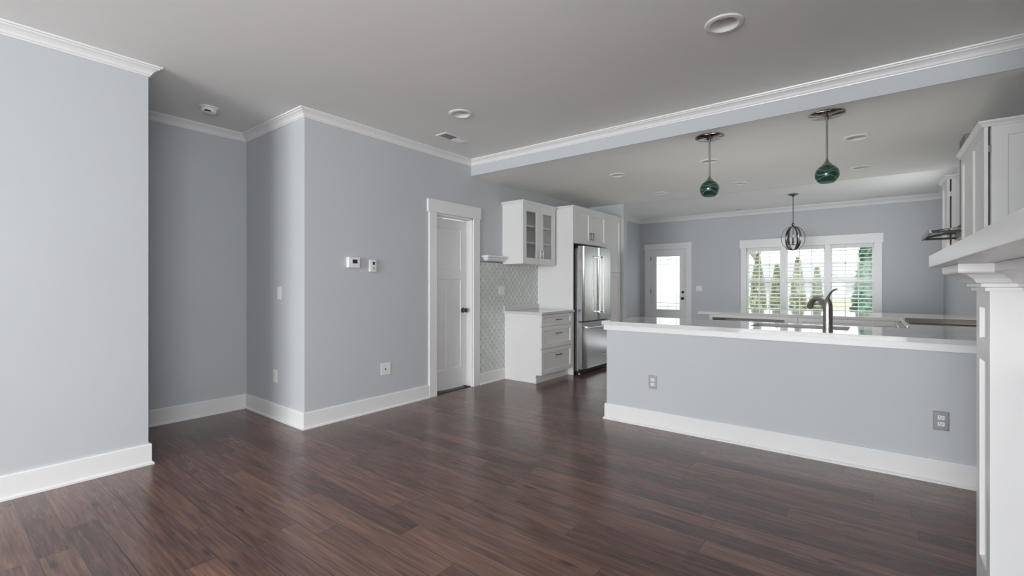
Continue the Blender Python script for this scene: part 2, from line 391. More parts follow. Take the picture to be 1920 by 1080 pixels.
def wall(name, label, *boxes, mat='wall'):
    bm = B()
    for b_ in boxes: box(bm, *b_)
    return struct(name, bm, mat, label, 'wall')
T = 0.13
wall('wall_left', 'pale blue grey wall at the far left edge, ending at the hall opening', (XN-T, XN, YB, AY0, 0, HC+.03))
wall('wall_alcove_back', 'shaded blue grey back wall of the hall opening', (AB-T, AB, -0.6, AY1+T, 0, HC+.03))
wall('wall_alcove_near', 'hall side wall hidden behind the left wall', (AB-T, XN-T, -0.6-T, -0.6, 0, HC+.03))
DY0, DY1, DH = 3.585, 4.202, 2.06
wall('wall_door_side', 'blue grey wall with thermostat and narrow white door', (AB, L-0.14, AY1, AY1+0.14, 0, HC+.03),
     (L-0.14, L, AY1, DY0, 0, HC+.03), (L-0.14, L, DY0, DY1, DH, HC+.03), (L-0.14, L, DY1, KEND, 0, HC+.03))
wall('wall_pantry_end', 'short blue grey wall stub beside the tall pantry cabinet', (DL, -3.23, 7.14, 7.27, 0, HC+.03))
wall('wall_dining_left', 'blue grey dining room wall left of the glazed door', (DL-T, DL, 7.14, FAR+T, 0, HC+.03))
WX0, WX1, WZ0, WZ1 = -2.05, 0.04, 0.655, 2.005
FD0, FD1, FDH = -4.085, -3.24, 2.075
wall('wall_far', 'blue grey far dining wall holding door and triple window',
     (DL, FD0, FAR, FAR+T, 0, HC+.03), (FD0, FD1, FAR, FAR+T, FDH, HC+.03), (FD1, WX0, FAR, FAR+T, 0, HC+.03),
     (WX0, WX1, FAR, FAR+T, 0, WZ0), (WX0, WX1, FAR, FAR+T, WZ1, HC+.03), (WX1, RX, FAR, FAR+T, 0, HC+.03))
# right wall: opening for a side window, and an unseen dining one added for light
def right_wall():
    bs = []; y = YB
    for y0, y1, z0, z1 in ((-1.9, -0.1, .5, 2.2), (7.45, 9.15, 1.52, 2.28)):
        bs += [(RX, RX+T, y, y0, 0, HC+.03), (RX, RX+T, y0, y1, 0, z0), (RX, RX+T, y0, y1, z1, HC+.03)]; y = y1
    bs.append((RX, RX+T, y, FAR+T, 0, HC+.03))
    return wall('wall_right', 'blue grey right wall behind fireplace and kitchen cabinets', *bs)
right_wall()
wall('wall_back', 'blue grey wall behind the camera with wide window opening', (XN, -3.4, YB-T, YB, 0, HC+.03), (-3.4, 0.7, YB-T, YB, 0, 0.2),
     (-3.4, 0.7, YB-T, YB, 2.4, HC+.03), (0.7, RX, YB-T, YB, 0, HC+.03))
wall('wall_chimney', 'chimney breast behind the white mantel', (0.50, RX, 0.3, 2.60, 0, HC+.03))
wall('wall_half', 'low blue grey half wall below the sink counter', (-1.965, RX, 3.97, 4.09, 0, 0.86))

ce = struct('ceiling', bx(AB-T, RX+T, YB-T, BEAM+0.02, HC, HC+0.12), 'ceil', 'living room ceiling, warm grey flat paint', 'ceiling')
LIV = [(-0.68, 2.88), (-2.88, 2.96)]
cut_round(ce, [(x, y, HC, 0.073) for x, y in LIV])
ck = struct('ceiling_kitchen', bx(L-0.14, RX+T, BEAM+0.012, KEND-0.01, HK, HK+0.12), 'ceil', 'lower kitchen ceiling with six recessed lights', 'ceiling')
KIT = [(-2.44, 5.22), (-1.385, 5.24), (-0.115, 5.21), (-2.43, 6.63), (-1.375, 6.63), (-0.105, 6.58)]
cut_round(ck, [(x, y, HK, 0.073) for x, y in KIT])
wall('wall_beam', 'blue grey header face where the kitchen ceiling drops', (L, RX, BEAM, BEAM+0.012, HK, HC+.03), (L, RX, KEND-0.012, KEND, HK, HC+.03))
struct('ceiling_dining', bx(DL-T, RX+T, KEND-0.1, FAR+T, HC, HC+0.12), 'ceil', 'dining room ceiling, lighter, beyond the kitchen', 'ceiling')

# baseboards and crown mouldings
BB = [(0, 0), (0.028, 0), (0.028, 0.012), (0.016, 0.02), (0.016, 0.138), (0.012, 0.145), (0, 0.145)]
CR = [(0, -0.068), (0.007, -0.068), (0.009, -0.060), (0.015, -0.056), (0.022, -0.040), (0.036, -0.026), (0.052, -0.018), (0.054, -0.012), (0.066, -0.010), (0.068, 0.0), (0, 0.0)]
def crown(z): return [(o, z+h) for o, h in CR]
struct('baseboard_left', sweep(B(), [(XN, YB), (XN, AY0), (XN-T, AY0)], BB), 'trim', 'tall white baseboard on the left wall, turning the corner', 'baseboard')
struct('baseboard_alcove', sweep(B(), [(AB, -0.6), (AB, AY1), (L, AY1), (L, 3.474)], BB), 'trim', 'white baseboard from hall opening to narrow door casing', 'baseboard')
struct('baseboard_tile', sweep(B(), [(L, 4.312), (L, 4.81)], BB), 'trim', 'short white baseboard under the lantern tile', 'baseboard')
struct('baseboard_half', sweep(B(), [(RX, 3.97), (-1.965, 3.97), (-1.965, 4.09)], BB, side=-1), 'trim', 'tall white baseboard along the half wall', 'baseboard')
struct('baseboard_far', sweep(B(), [(DL, 7.27), (DL, FAR), (-4.21, FAR)], BB), 'trim', 'white baseboard in the dining corner', 'baseboard')
struct('trim_1', sweep(B(), [(XN, YB), (XN, AY0), (XN-T, AY0), (XN-T, -0.6), (AB, -0.6), (AB, AY1), (L, AY1), (L, BEAM), (RX, BEAM), (RX, YB)], crown(HC), closed=True),
       'trim', 'white crown moulding round the living room ceiling', 'crown moulding')
struct('trim_2', sweep(B(), [(DL, KEND+.03), (DL, FAR), (RX, FAR), (RX, KEND)], [(o*1.25, HC+h*1.35) for o, h in CR]), 'trim', 'white crown moulding along the far dining wall', 'crown moulding')

# ------------------------------------------------------------------ door in the left wall
d1 = thing('door_1', 'narrow white three-panel door in the left wall beside the tile', 'door', (L, (DY0+DY1)/2, 0), kind='structure')
cs = B(); ct = 0.02
box(cs, L, L+ct, DY0-0.108, DY0+0.004, 0, DH+0.004, 0.002); box(cs, L, L+ct, DY1-0.004, DY1+0.108, 0, DH+0.004, 0.002)
box(cs, L, L+ct+0.006, DY0-0.13, DY1+0.125, DH+0.004, DH+0.148, 0.002)
obj('door_casing', cs, 'trim', d1)
jb = B(); box(jb, L-0.14, L+0.001, DY0, DY0+0.018, 0, DH); box(jb, L-0.14, L+0.001, DY1-0.018, DY1, 0, DH); box(jb, L-0.14, L+0.001, DY0, DY1, DH-0.018, DH)
obj('door_jamb', jb, 'trim', d1)
w_ = DY1-DY0-0.044; h_ = DH-0.045
sl = panel(B(), FX(L-0.10, DY0+0.022, 0.018), w_, h_, 0.036, [(0.09, w_-0.09, 1.41, h_-0.11), (0.09, w_/2-0.045, 0.23, 1.30), (w_/2+0.045, w_-0.09, 0.23, 1.30)], 0.010, ch=0.006)
ds = obj('door_panel', sl, 'trim', d1)
kb = B(); ky, kz = DY1-0.075, 0.94
lathe(kb, [(0, 0), (0.032, 0), (0.032, 0.006), (0.016, 0.012), (0.011, 0.02), (0.011, 0.034), (0.022, 0.040), (0.028, 0.052), (0.026, 0.064), (0.015, 0.071), (0, 0.072)], (L-0.10, ky, kz), 28, 'X')
obj('door_knob', kb, 'darknickel', ds, smooth=True, label='dark nickel round door knob')
struct('door_gap_shade', bx(L-0.15, L-0.02, DY0+.002, DY1-.002, 0.0, 0.006), 'dark', 'black strip for the shaded gap under the narrow white door', 'door gap')  # black strip stands in for the shade in the gap below the door
wall('wall_closet', 'closet back wall behind the narrow white door', (L-1.0, L-0.95, 3.2, 4.6, 0, 2.5))

# ------------------------------------------------------------------ glazed door in the far wall
d2 = thing('door_2', 'grey white exterior door with tall leaded glass panel', 'door', ((FD0+FD1)/2, FAR, 0), kind='structure')
cs = B()
box(cs, FD0-0.105, FD0+0.012, FAR-0.02, FAR, 0, FDH, 0.002); box(cs, FD1-0.012, FD1+0.105, FAR-0.02, FAR, 0, FDH, 0.002)
box(cs, FD0-0.115, FD1+0.115, FAR-0.026, FAR, FDH-0.01, FDH+0.115, 0.002)
obj('door_casing', cs, 'trim', d2)
jb = B(); box(jb, FD0, FD0+0.02, FAR-0.001, FAR+T, 0, FDH); box(jb, FD1-0.02, FD1, FAR-0.001, FAR+T, 0, FDH); box(jb, FD0, FD1, FAR-0.001, FAR+T, FDH-0.02, FDH)
obj('door_jamb', jb, 'trim', d2)
sw = FD1-FD0-0.05; sx = FD0+0.025; sh = FDH-0.035
g0, g1, gz0, gz1 = -3.93-sx, -3.395-sx, 0.68, 1.89
sl = panel(B(), FYm(sx, FAR+0.02, 0.012), sw, sh, 0.044, [(g0, g1, gz0, gz1)], hole=True)
ds = obj('door_panel', sl, 'trim', d2)
fr = B()
for a in ((g0-.025, g1+.025, gz0-.025, gz0+.004), (g0-.025, g1+.025, gz1-.004, gz1+.025), (g0-.025, g0+.004, gz0, gz1), (g1-.004, g1+.025, gz0, gz1)):
    box(fr, sx+a[0], sx+a[1], FAR+0.012, FAR+0.022, 0.012+a[2], 0.012+a[3], 0.003)
box(fr, sx+g0-.02, sx+g1+.02, FAR+0.014, FAR+0.021, 0.40, 0.42, .002); box(fr, sx+g0-.02, sx+g1+.02, FAR+0.014, FAR+0.021, 0.575, 0.595, .002)
obj('glass_bead', fr, 'trim', ds)
obj('door_glass', bx(sx+g0, sx+g1, FAR+0.04, FAR+0.046, gz0+.012, gz1+.012), 'frost', ds, label='bright obscure leaded glass')
cm = B(); a0, a1, b0, b1 = sx+g0, sx+g1, gz0+.012, gz1+.012; yc = FAR+0.034
def came(u0, v0, u1, v1): tube(cm, [(u0, yc, v0), (u1, yc, v1)], 0.0045, 6)
for u in (a0+0.085, a1-0.085): came(u, b0, u, b1)
for v in (b0+0.07, b1-0.18): came(a0, v, a1, v)
came(a0, b0+0.15, a1, b0+0.15); came((a0+a1)/2, b0, (a0+a1)/2, b0+0.15); came((a0+a1)/2, b1-0.09, (a0+a1)/2, b1)
ac = [(a0+(a1-a0)*i/12, yc, b1-0.10+0.025*math.sin(PI*i/12)) for i in range(13)]; tube(cm, ac, 0.0045, 6)
obj('lead_came', cm, 'came', ds)
kb = B(); lathe(kb, [(0, 0), (0.03, 0), (0.03, 0.008), (0.012, 0.014), (0.012, 0.03), (0.027, 0.042), (0.026, 0.06), (0, 0.066)], (FD1-0.09, FAR+0.02, 0.95), 24, '-Y')
obj('door_knob', kb, 'dark', ds, smooth=True, label='black door knob')
kb = B(); lathe(kb, [(0, 0), (0.028, 0), (0.026, 0.014), (0.02, 0.02), (0, 0.02)], (FD1-0.09, FAR+0.02, 1.09), 24, '-Y')
obj('deadbolt', kb, 'dark', ds, smooth=True, label='dark deadbolt')
for z in (0.25, 1.05, 1.80): obj('hinge', bx(FD0+0.012, FD0+0.030, FAR+0.002, FAR+0.022, z, z+0.10, .002), 'darknickel', d2, label='dark metal hinge')

# ------------------------------------------------------------------ triple window with blinds
tr = B()
box(tr, WX0-0.095, WX0+0.012, FAR-0.02, FAR, WZ0, WZ1+.01, .002); box(tr, WX1-0.012, WX1+0.095, FAR-0.02, FAR, WZ0, WZ1+.01, .002)
box(tr, WX0-0.115, WX1+0.115, FAR-0.028, FAR, WZ1-0.005, WZ1+0.165, .003); box(tr, WX0-0.13, WX1+0.13, FAR-0.05, FAR+0.04, WZ0-0.03, WZ0+0.002, .004)
box(tr, WX0-0.095, WX1+0.095, FAR-0.02, FAR, WZ0-0.12, WZ0-0.03, .002)
UN = [(-2.05, -1.405), (-1.355, -0.680), (-0.635, 0.04)]
for a, b in ((UN[0][1], UN[1][0]), (UN[1][1], UN[2][0])): box(tr, a-0.025, b+0.025, FAR-0.016, FAR+T, WZ0, WZ1, .002)
struct('trim_4', tr, 'trim', 'white casing, sill and mullions of the triple window', 'window casing')
for i, (a, b) in enumerate(UN):
    where = ('left', 'middle', 'right')[i]
    wd = thing('window_%d' % (i+1), f'white double-hung window, {where} of the three in the far wall', 'window', ((a+b)/2, FAR+0.08, WZ0), kind='structure')
    zm = 1.33; y0 = FAR+0.075
    obj('window_frame', panel(B(), FYm(a, y0-0.01, WZ0), b-a, WZ1-WZ0, 0.06, [(0.022, b-a-0.022, 0.02, WZ1-WZ0-0.02)], hole=True), 'trim', wd)
    for nm, z0, z1, yy in (('upper_sash', zm-0.015, WZ1-0.02, y0+0.012), ('lower_sash', WZ0+0.02, zm+0.02, y0-0.012)):
        x0, x1 = a+0.022, b-0.022; ww, hh = x1-x0, z1-z0
        s = obj(nm, panel(B(), FYm(x0, yy, z0), ww, hh, 0.022, [(0.022, ww-0.022, 0.03, hh-0.03)], hole=True), 'trim', wd)
        obj('pane', bx(x0+0.02, x1-0.02, yy+0.009, yy+0.013, z0+0.028, z1-0.028), 'pane', s)
        g = B()
        for k in (1, 2): u = x0+0.022+(ww-0.044)*k/3; box(g, u-0.007, u+0.007, yy+0.004, yy+0.02, z0+0.03, z1-0.03)
        v = (z0+z1)/2; box(g, x0+0.022, x1-0.022, yy+0.004, yy+0.02, v-0.006, v+0.006)
        obj('grille', g, 'trim', s)
    bl = thing('window_blind', f'white slatted blind, slats open, in the {where} pane of the triple window', 'blind', ((a+b)/2, FAR+0.035, WZ0), 'white blinds in the triple window')
    obj('head_rail', bx(a+0.03, b-0.03, FAR+0.01, FAR+0.058, WZ1-0.075, WZ1-0.004, .004), 'slat', bl)
    s = B(); z = WZ0+0.05
    while z < WZ1-0.09:
        t = bmesh.new(); bmesh.ops.create_cube(t, size=1)
        bmesh.ops.transform(t, matrix=Matrix.Translation(((a+b)/2, FAR+0.034, z)) @ Matrix.Rotation(math.radians(17), 4, 'X') @ Matrix.Diagonal((b-a-0.064, 0.050, 0.004, 1)), verts=t.verts)
        merge(s, t); z += 0.074
    obj('slats', s, 'slat', bl)
    cdm = B()
    for u in (a+0.10, b-0.10): tube(cdm, [(u, FAR+0.010, WZ0+0.03), (u, FAR+0.010, WZ1-0.05)], 0.0018, 6)
    obj('ladder_cord', cdm, 'slat', bl)
    obj('bottom_rail', bx(a+0.032, b-0.032, FAR+0.018, FAR+0.05, WZ0+0.004, WZ0+0.026, .003), 'slat', bl)

# ================================================================== LEFT KITCHEN RUN
PW = 5.59                                  # tall end panel, near face
tag(obj('tile_backsplash', bx(L, L+0.010, 4.312, PW, 0.145, 1.535), 'tile'), 'pale green grey lantern tile covering the wall beside the white cabinets', 'tile backsplash', kind='structure')
tag(obj('tile_edge_strip', bx(L, L+0.014, 4.312, PW, 1.535, 1.545, .001), 'darknickel'), 'thin dark metal strip along the top of the lantern tile', 'edge strip', kind='structure')
lg = B(); box(lg, L, L+0.115, 4.36, 4.772, 1.598, 1.622, .003); box(lg, L, L+0.085, 4.385, 4.772, 1.572, 1.598, .010); box(lg, L, L+0.05, 4.41, 4.772, 1.556, 1.574, .004)
tag(obj('ledge_shelf', lg, 'trim'), 'small white moulded ledge on the wall left of the glass-door cabinet', 'shelf')

def pull(parent, F, u, v, ln, horiz=True, mat='nickel'):
    """square bar pull with two posts"""
    b_ = B()
    def bb(u0, u1, v0, v1, n0, n1):
        p, q = F(u0, v0, n0), F(u1, v1, n1)
        box(b_, min(p[0], q[0]), max(p[0], q[0]), min(p[1], q[1]), max(p[1], q[1]), min(p[2], q[2]), max(p[2], q[2]), .002)
    h = ln/2; r = 0.006
    if horiz:
        bb(u-h, u+h, v-r, v+r, 0.024, 0.036)
        for s in (-1, 1): bb(u+s*(h-0.012)-r*.8, u+s*(h-0.012)+r*.8, v-r*.8, v+r*.8, 0, 0.026)
    else:
        bb(u-r, u+r, v-h, v+h, 0.024, 0.036)
        for s in (-1, 1): bb(u-r*.8, u+r*.8, v+s*(h-0.012)-r*.8, v+s*(h-0.012)+r*.8, 0, 0.026)
    return obj('handle', b_, mat, parent, label='nickel bar pull')

FB = L+0.60
bc = thing('base_cabinet', 'white three-drawer base cabinet between lantern tile and tall fridge panel', 'cabinet', ((L+FB)/2, 5.2, 0))
Y0, Y1 = 4.815, PW-.0005
b_ = B(); box(b_, L+.001, FB-0.02, Y0, Y1, 0.105, 0.873); box(b_, L+.001, FB-0.085, Y0, Y1, 0.0, 0.105)
box(b_, L+.02, FB-0.075, Y0-0.012, Y0, 0.0, 0.018, .002); box(b_, FB-0.085, FB-0.073, Y0-.012, Y1, 0, 0.06, .002)
obj('carcass', b_, 'cab', bc)
for z0, z1 in ((0.110, 0.432), (0.440, 0.716), (0.724, 0.868)):
    w, h = Y1-Y0-0.02, z1-z0; F = FX(FB, Y0+0.006, z0)
    m_ = 0.052 if h > .2 else 0.036
    dr = obj('drawer', panel(B(), F, w, h, 0.02, [(0.055, w-0.055, m_, h-m_)], 0.012, ch=0.005), 'cab', bc)
    pull(dr, lambda u, v, n, F=F: F(u, v, n-0.008), w*0.52, h-m_-0.045 if h > .2 else h/2, 0.125, True, 'darknickel')
ctp = thing('countertop', 'short white quartz countertop on the three-drawer cabinet', 'countertop', (L+.3, 5.2, 0.873))
obj('slab', bx(L+.011, FB+0.03, Y0-0.03, Y1-.001, 0.874, 0.905, .004), 'quartz', ctp)
obj('upstand', bx(L+.011, L+0.030, Y0-0.03, Y1-.001, 0.905, 0.975, .003), 'quartz', ctp)

U = L+0.34
uc = thing('wall_cabinet', 'white wall cabinet with two glass doors above the lantern tile', 'cabinet', (L+.17, 5.16, 1.525))
y0, y1, z0, z1 = 4.775, 5.545, 1.525, 2.315
b_ = B()
box(b_, L+.001, U-0.021, y0, y0+0.018, z0, z1, .001); box(b_, L+.001, U-0.021, y1-0.018, y1, z0, z1, .001)
box(b_, L+.001, U-0.021, y0+.018, y1-.018, z0, z0+0.03); box(b_, L+.001, U-0.021, y0+.018, y1-.018, z1-0.02, z1); box(b_, L+.001, L+0.010, y0+.018, y1-.018, z0+.03, z1-.02)
obj('carcass', b_, 'cab', uc)
for z in (1.80, 2.02): obj('shelf', bx(L+.012, U-0.03, y0+0.02, y1-0.02, z, z+0.018, .002), 'cab', uc)
ym = (y0+y1)/2
for k, (a, b) in enumerate(((y0+.002, ym-.002), (ym+.002, y1-.002))):
    w, h = b-a, z1-z0-0.006; F = FX(U, a, z0+.003)
    dr = obj('door', panel(B(), F, w, h, 0.02, [(0.078, w-0.078, 0.078, h-0.10)], hole=True), 'cab', uc)
    obj('glass', bx(U-0.014, U-0.010, a+0.076, b-0.076, z0+0.078, z1-0.10), 'cabglass', dr)
    pull(dr, F, (w-0.035) if k == 0 else 0.035, 0.13, 0.10, False, 'nickel')
obj('crown', sweep(B(), [(L+.002, y0), (U, y0), (U, y1)], [(0, z1-0.012), (0.010, z1-0.012), (0.014, z1), (0.030, z1+0.018), (0.032, z1+0.028), (0, z1+0.028)]), 'cab', uc)
obj('cabinet_top', bx(L+.002, U, y0, y1, z1, z1+0.012), 'cab', uc)

# tall surround of the fridge and pantry
tc = thing('fridge_surround_cabinet', 'tall white end panel and two-door cabinet over the refrigerator', 'cabinet', (L+.3, 6.1, 0))
ZT = 2.33
obj('end_panel', bx(L+.001, FB, PW, PW+0.02, 0.0, ZT, .001), 'cab', tc)
obj('plinth_block', bx(FB-0.09, FB-0.01, PW+0.0005, PW+0.05, 0.0, 0.07, .003), 'cab', tc)
OY0, OY1 = PW+0.02, 6.60
b_ = B(); box(b_, L+.001, FB-0.021, OY0, OY1, 1.835, ZT)
obj('carcass', b_, 'cab', tc)
ym = (OY0+OY1)/2
for k, (a, b) in enumerate(((OY0+.012, ym-.002), (ym+.002, OY1-.003))):
    w, h = b-a, ZT-1.835-.006; F = FX(FB, a, 1.838)
    dr = obj('door', panel(B(), F, w, h, 0.02, [(0.06, w-0.06, 0.06, h-0.06)], 0.012, ch=0.005), 'cab', tc)
    pull(dr, F, (w-0.032) if k == 0 else 0.032, 0.12, 0.11, False, 'darknickel')
pc = thing('pantry_cabinet', 'tall white pantry cabinet between refrigerator and wall stub', 'cabinet', (L+.3, 6.85, 0))
PY0, PY1 = OY1+.001, 7.135
b_ = B(); box(b_, L+.001, FB-0.021, PY0, PY1, 0.1, ZT); box(b_, L+.001, FB-0.08, PY0, PY1, 0, 0.1)
obj('carcass', b_, 'cab', pc)
w = PY1-PY0-.006
for z0, z1, hz in ((0.105, 1.443, 1.2), (1.449, ZT-.003, 0.12)):
    h = z1-z0; F = FX(FB, PY0+.003, z0)
    dr = obj('door', panel(B(), F, w, h, 0.02, [(0.06, w-0.06, 0.06, h-0.06)], 0.012, ch=0.005), 'cab', pc)
    pull(dr, F, 0.03, hz, 0.11, False, 'darknickel')
CRN = [(0, ZT-.004), (0.008, ZT-.004), (0.012, ZT+.002), (0.024, ZT+0.016), (0.026, ZT+0.026), (0, ZT+0.026)]
ctr = sweep(B(), [(L+.002, PW), (FB, PW), (FB, OY1)], CRN)
obj('crown', ctr, 'cab', tc); obj('cabinet_top', bx(L+.002, FB, PW, OY1, ZT, ZT+0.01), 'cab', tc)
obj('cabinet_top', bx(L+.002, FB, PY0, PY1, ZT, ZT+0.01), 'cab', pc)
obj('crown', sweep(B(), [(FB, PY0), (FB, PY1)], CRN), 'cab', pc)

# refrigerator
fr = thing('refrigerator', 'stainless steel french-door refrigerator in the white cabinet surround', 'refrigerator', (-3.5, 6.1, 0))
RF, RY0, RY1 = -3.165, 5.665, 6.575
obj('body', bx(L+.04, RF-0.085, RY0+.01, RY1-.01, 0.045, 1.765, .006), 'fridge_side', fr)
obj('hinge_cover', bx(RF-0.22, RF-0.02, RY0+.02, RY0+.12, 1.765, 1.795, .008), 'dark', fr)
ym = (RY0+RY1)/2
def fdoor(a, b, z0, z1):
    """door skin with softly bowed front"""
    t = bmesh.new(); n = 14; f = []; bk = []
    for i in range(n+1):
        s = i/n; y = a+(b-a)*s; e = min(s, 1-s)*(b-a)
        bow = 0.0 if e > 0.02 else -0.014*(1-math.sqrt(max(0, 1-(1-e/0.02)**2)))
        yy = (y-ym)/(RY1-RY0)*2
        f.append((RF+0.010*(1-yy*yy)-0.004+bow, y))
    pr = f+[(RF-0.078, b), (RF-0.078, a)]
    lo = [t.verts.new((x, y, z0)) for x, y in pr]; hi = [t.verts.new((x, y, z1)) for x, y in pr]
    m = len(pr)
    for i in range(m): t.faces.new((lo[i], lo[(i+1) % m], hi[(i+1) % m], hi[i]))
    t.faces.new(lo[::-1]); t.faces.new(hi); bmesh.ops.recalc_face_normals(t, faces=t.faces)
    bm = B(); merge(bm, t); return bm
def vbar(y, z0, z1):
    b_ = B(); tube(b_, [(RF+0.062, y, z0-0.02), (RF+0.062, y, z1+0.02)], 0.011, 14)
    for z in (z0, z1): box(b_, RF-0.004, RF+0.066, y-0.014, y+0.014, z-0.014, z+0.014, .004)
    return b_
for a, b, hy_ in ((RY0, ym-.003, ym-0.062), (ym+.003, RY1, ym+0.062)):
    dr = obj('door', fdoor(a, b, 0.745, 1.795), 'steel', fr, smooth=True)
    obj('handle', vbar(hy_, 0.865, 1.655), 'steelh', dr, smooth=True, label='tubular steel door handle')
fz = obj('freezer_drawer', fdoor(RY0, RY1, 0.075, 0.728), 'steel', fr, smooth=True)
b_ = B(); tube(b_, [(RF+0.066, RY0+0.05, 0.655), (RF+0.066, RY1-0.05, 0.655)], 0.012, 14)
for y in (RY0+0.085, RY1-0.085): box(b_, RF-0.004, RF+0.070, y-0.016, y+0.016, 0.641, 0.669, .004)
obj('handle', b_, 'steelh', fz, smooth=True, label='horizontal steel freezer handle')
bd = B(); box(bd, RF+0.002, RF+0.006, 6.26, 6.37, 0.205, 0.222, .001)
for k in range(9): box(bd, RF+0.006, RF+0.0075, 6.266+k*0.0112, 6.273+k*0.0112, 0.209, 0.218)
obj('badge', bd, 'plastic', fz, label='small pale maker badge')
obj('base_grille', bx(RF-0.30, RF-0.055, RY0+.02, RY1-.02, 0.012, 0.075), 'dark', fr, label='black base grille')
for y in (RY0+0.06, RY1-0.06):
    obj('foot', lathe(B(), [(0, 0), (0.022, 0), (0.022, 0.014), (0.010, 0.018), (0.010, 0.05), (0, 0.05)], (RF-0.09, y, 0), 18), 'steelh', fr, smooth=True)

# ================================================================== PENINSULA
CT = 0.913
pn = thing('peninsula_counter', 'long glossy quartz sink counter on top of the half wall', 'countertop', (-.5, 4.4, 0.86))
SX0, SX1, SY0, SY1, CY0, CY1 = -0.80, -0.14, 4.22, 4.60, 3.925, 4.72
b_ = B(); z0, z1 = CT-0.031, CT
for a in ((-1.995, SX0, CY0, CY1), (SX1, RX-.001, CY0, CY1), (SX0, SX1, CY0, SY0), (SX0, SX1, SY1, CY1)): box(b_, *a, z0, z1)
bmesh.ops.remove_doubles(b_, verts=b_.verts, dist=1e-5)
box(b_, 0.24, RX-.001, CY1, 5.298, z0, z1)
obj('slab', b_, 'quartz', pn)
ap = B(); box(ap, -1.985, RX-.001, 3.947, 3.969, 0.832, CT-0.032, .002); box(ap, -1.985, -1.966, 3.969, 4.09, 0.832, CT-0.032, .002)
obj('apron_trim', ap, 'trim', pn, label='white trim board under the counter edge')
sk = thing('kitchen_sink', 'undermount stainless sink set in the peninsula counter', 'sink', ((SX0+SX1)/2, 4.41, 0.70))
b_ = B()
for a in ((SX0-.01, SX0, SY0-.01, SY1+.01, .70, z0-.002), (SX1, SX1+.01, SY0-.01, SY1+.01, .70, z0-.002), (SX0, SX1, SY0-.01, SY0, .70, z0-.002), (SX0, SX1, SY1, SY1+.01, .70, z0-.002), (SX0, SX1, SY0, SY1, .69, .70)): box(b_, *a)
obj('bowl', b_, 'steelh', sk)
obj('drain', lathe(B(), [(0, .004), (.03, .004), (.042, .001), (.045, 0)], ((SX0+SX1)/2, 4.45, .70), 24), 'darknickel', sk, smooth=True)
pb = thing('peninsula_cabinet', 'white sink base cabinet behind the half wall', 'cabinet', (-.5, 4.4, 0))
b_ = B(); box(b_, -1.955, SX0-.02, 4.092, 4.66, 0.1, z0-.001); box(b_, SX1+.02, 0.27, 4.092, 4.66, 0.1, z0-.001); box(b_, SX0-.02, SX1+.02, 4.092, 4.66, 0.1, 0.68); box(b_, -1.955, 0.27, 4.092, 4.59, 0, 0.1)
obj('carcass', b_, 'cab', pb)

# faucet
fx, fy = -0.255, 4.055
fc = thing('kitchen_faucet', 'brushed nickel single-lever faucet with arched spout on the counter', 'faucet', (fx, fy, CT))
R_ = 0.030
obj('base', lathe(B(), [(0, 0), (R_+.002, 0), (R_+.002, .014), (R_, .016), (0, .016)], (fx, fy, CT), 28), 'nickel', fc, smooth=True)
obj('body', lathe(B(), [(0, .017), (R_, .017), (R_, .165), (R_-.001, .19), (R_-.005, .212), (R_-.012, .232), (.006, .248), (0, .25)], (fx, fy, CT), 28), 'nickel', fc, smooth=True)
dv = Vector((-0.52, 0.854, 0)); P0 = Vector((fx, fy, CT))
pts = [(0.005, .13), (0.03, .172), (0.062, .206), (0.10, .226), (0.14, .233), (0.18, .227), (0.212, .211), (0.236, .190), (0.25, .166)]
sp = tube(B(), [P0+dv*a+Vector((0, 0, z)) for a, z in pts], [.020, .020, .0195, .0185, .018, .018, .0195, .022, .0235], 18)
spo = obj('spout', sp, 'nickel', fc, smooth=True)
e = P0+dv*0.253+Vector((0, 0, .160)); tube(b_ := B(), [P0+dv*0.249+Vector((0, 0, .168)), e], .019, 16)
obj('spray_head', b_, 'dark', spo, smooth=True, label='dark spray nozzle')
dh = Vector((0.72, -0.70, 0)); pts = [(-0.012, .21), (0.0, .245), (0.018, .272), (0.040, .293), (0.062, .305), (0.078, .308)]
obj('lever', tube(B(), [P0+dh*a+Vector((0, 0, z)) for a, z in pts], [.016, .013, .0095, .008, .008, .007], 14, 0.8), 'nickel', fc, smooth=True)

# ================================================================== FAR ISLAND (between kitchen and dining)
IY0, IY1 = 6.13, 6.78
ic = thing('dining_counter', 'long quartz counter in front of the dining window, beyond the sink counter', 'countertop', (-.6, 6.6, 0.87))
b_ = B(); box(b_, -1.755, 0.24, IY0-.03, 7.17, CT-.031, CT, .003); box(b_, 0.2401, RX-.001, 6.068, 7.17, CT-.031, CT, .003)
obj('slab', b_, 'quartz', ic)
ib = thing('dining_counter_cabinet', 'white base cabinets with open appliance bay under the far counter', 'cabinet', (-.6, 6.4, 0))
b_ = B(); zt = CT-.032
box(b_, -1.62, -1.585, IY0, IY1, 0, zt); box(b_, -1.585, -0.80, IY1-.02, IY1, 0, zt); box(b_, -1.585, -0.80, IY0, IY1, zt-.035, zt)
box(b_, -0.80, RX-.002, IY0+.021, IY1, 0.1, zt); box(b_, -0.80, RX-.002, IY0+.08, IY1, 0, 0.1)
obj('carcass', b_, 'cab', ib)
F = FYm(-0.80, IY0, 0.105)
obj('filler', panel(B(), F, 0.13, zt-.108, .02), 'cab', ib)
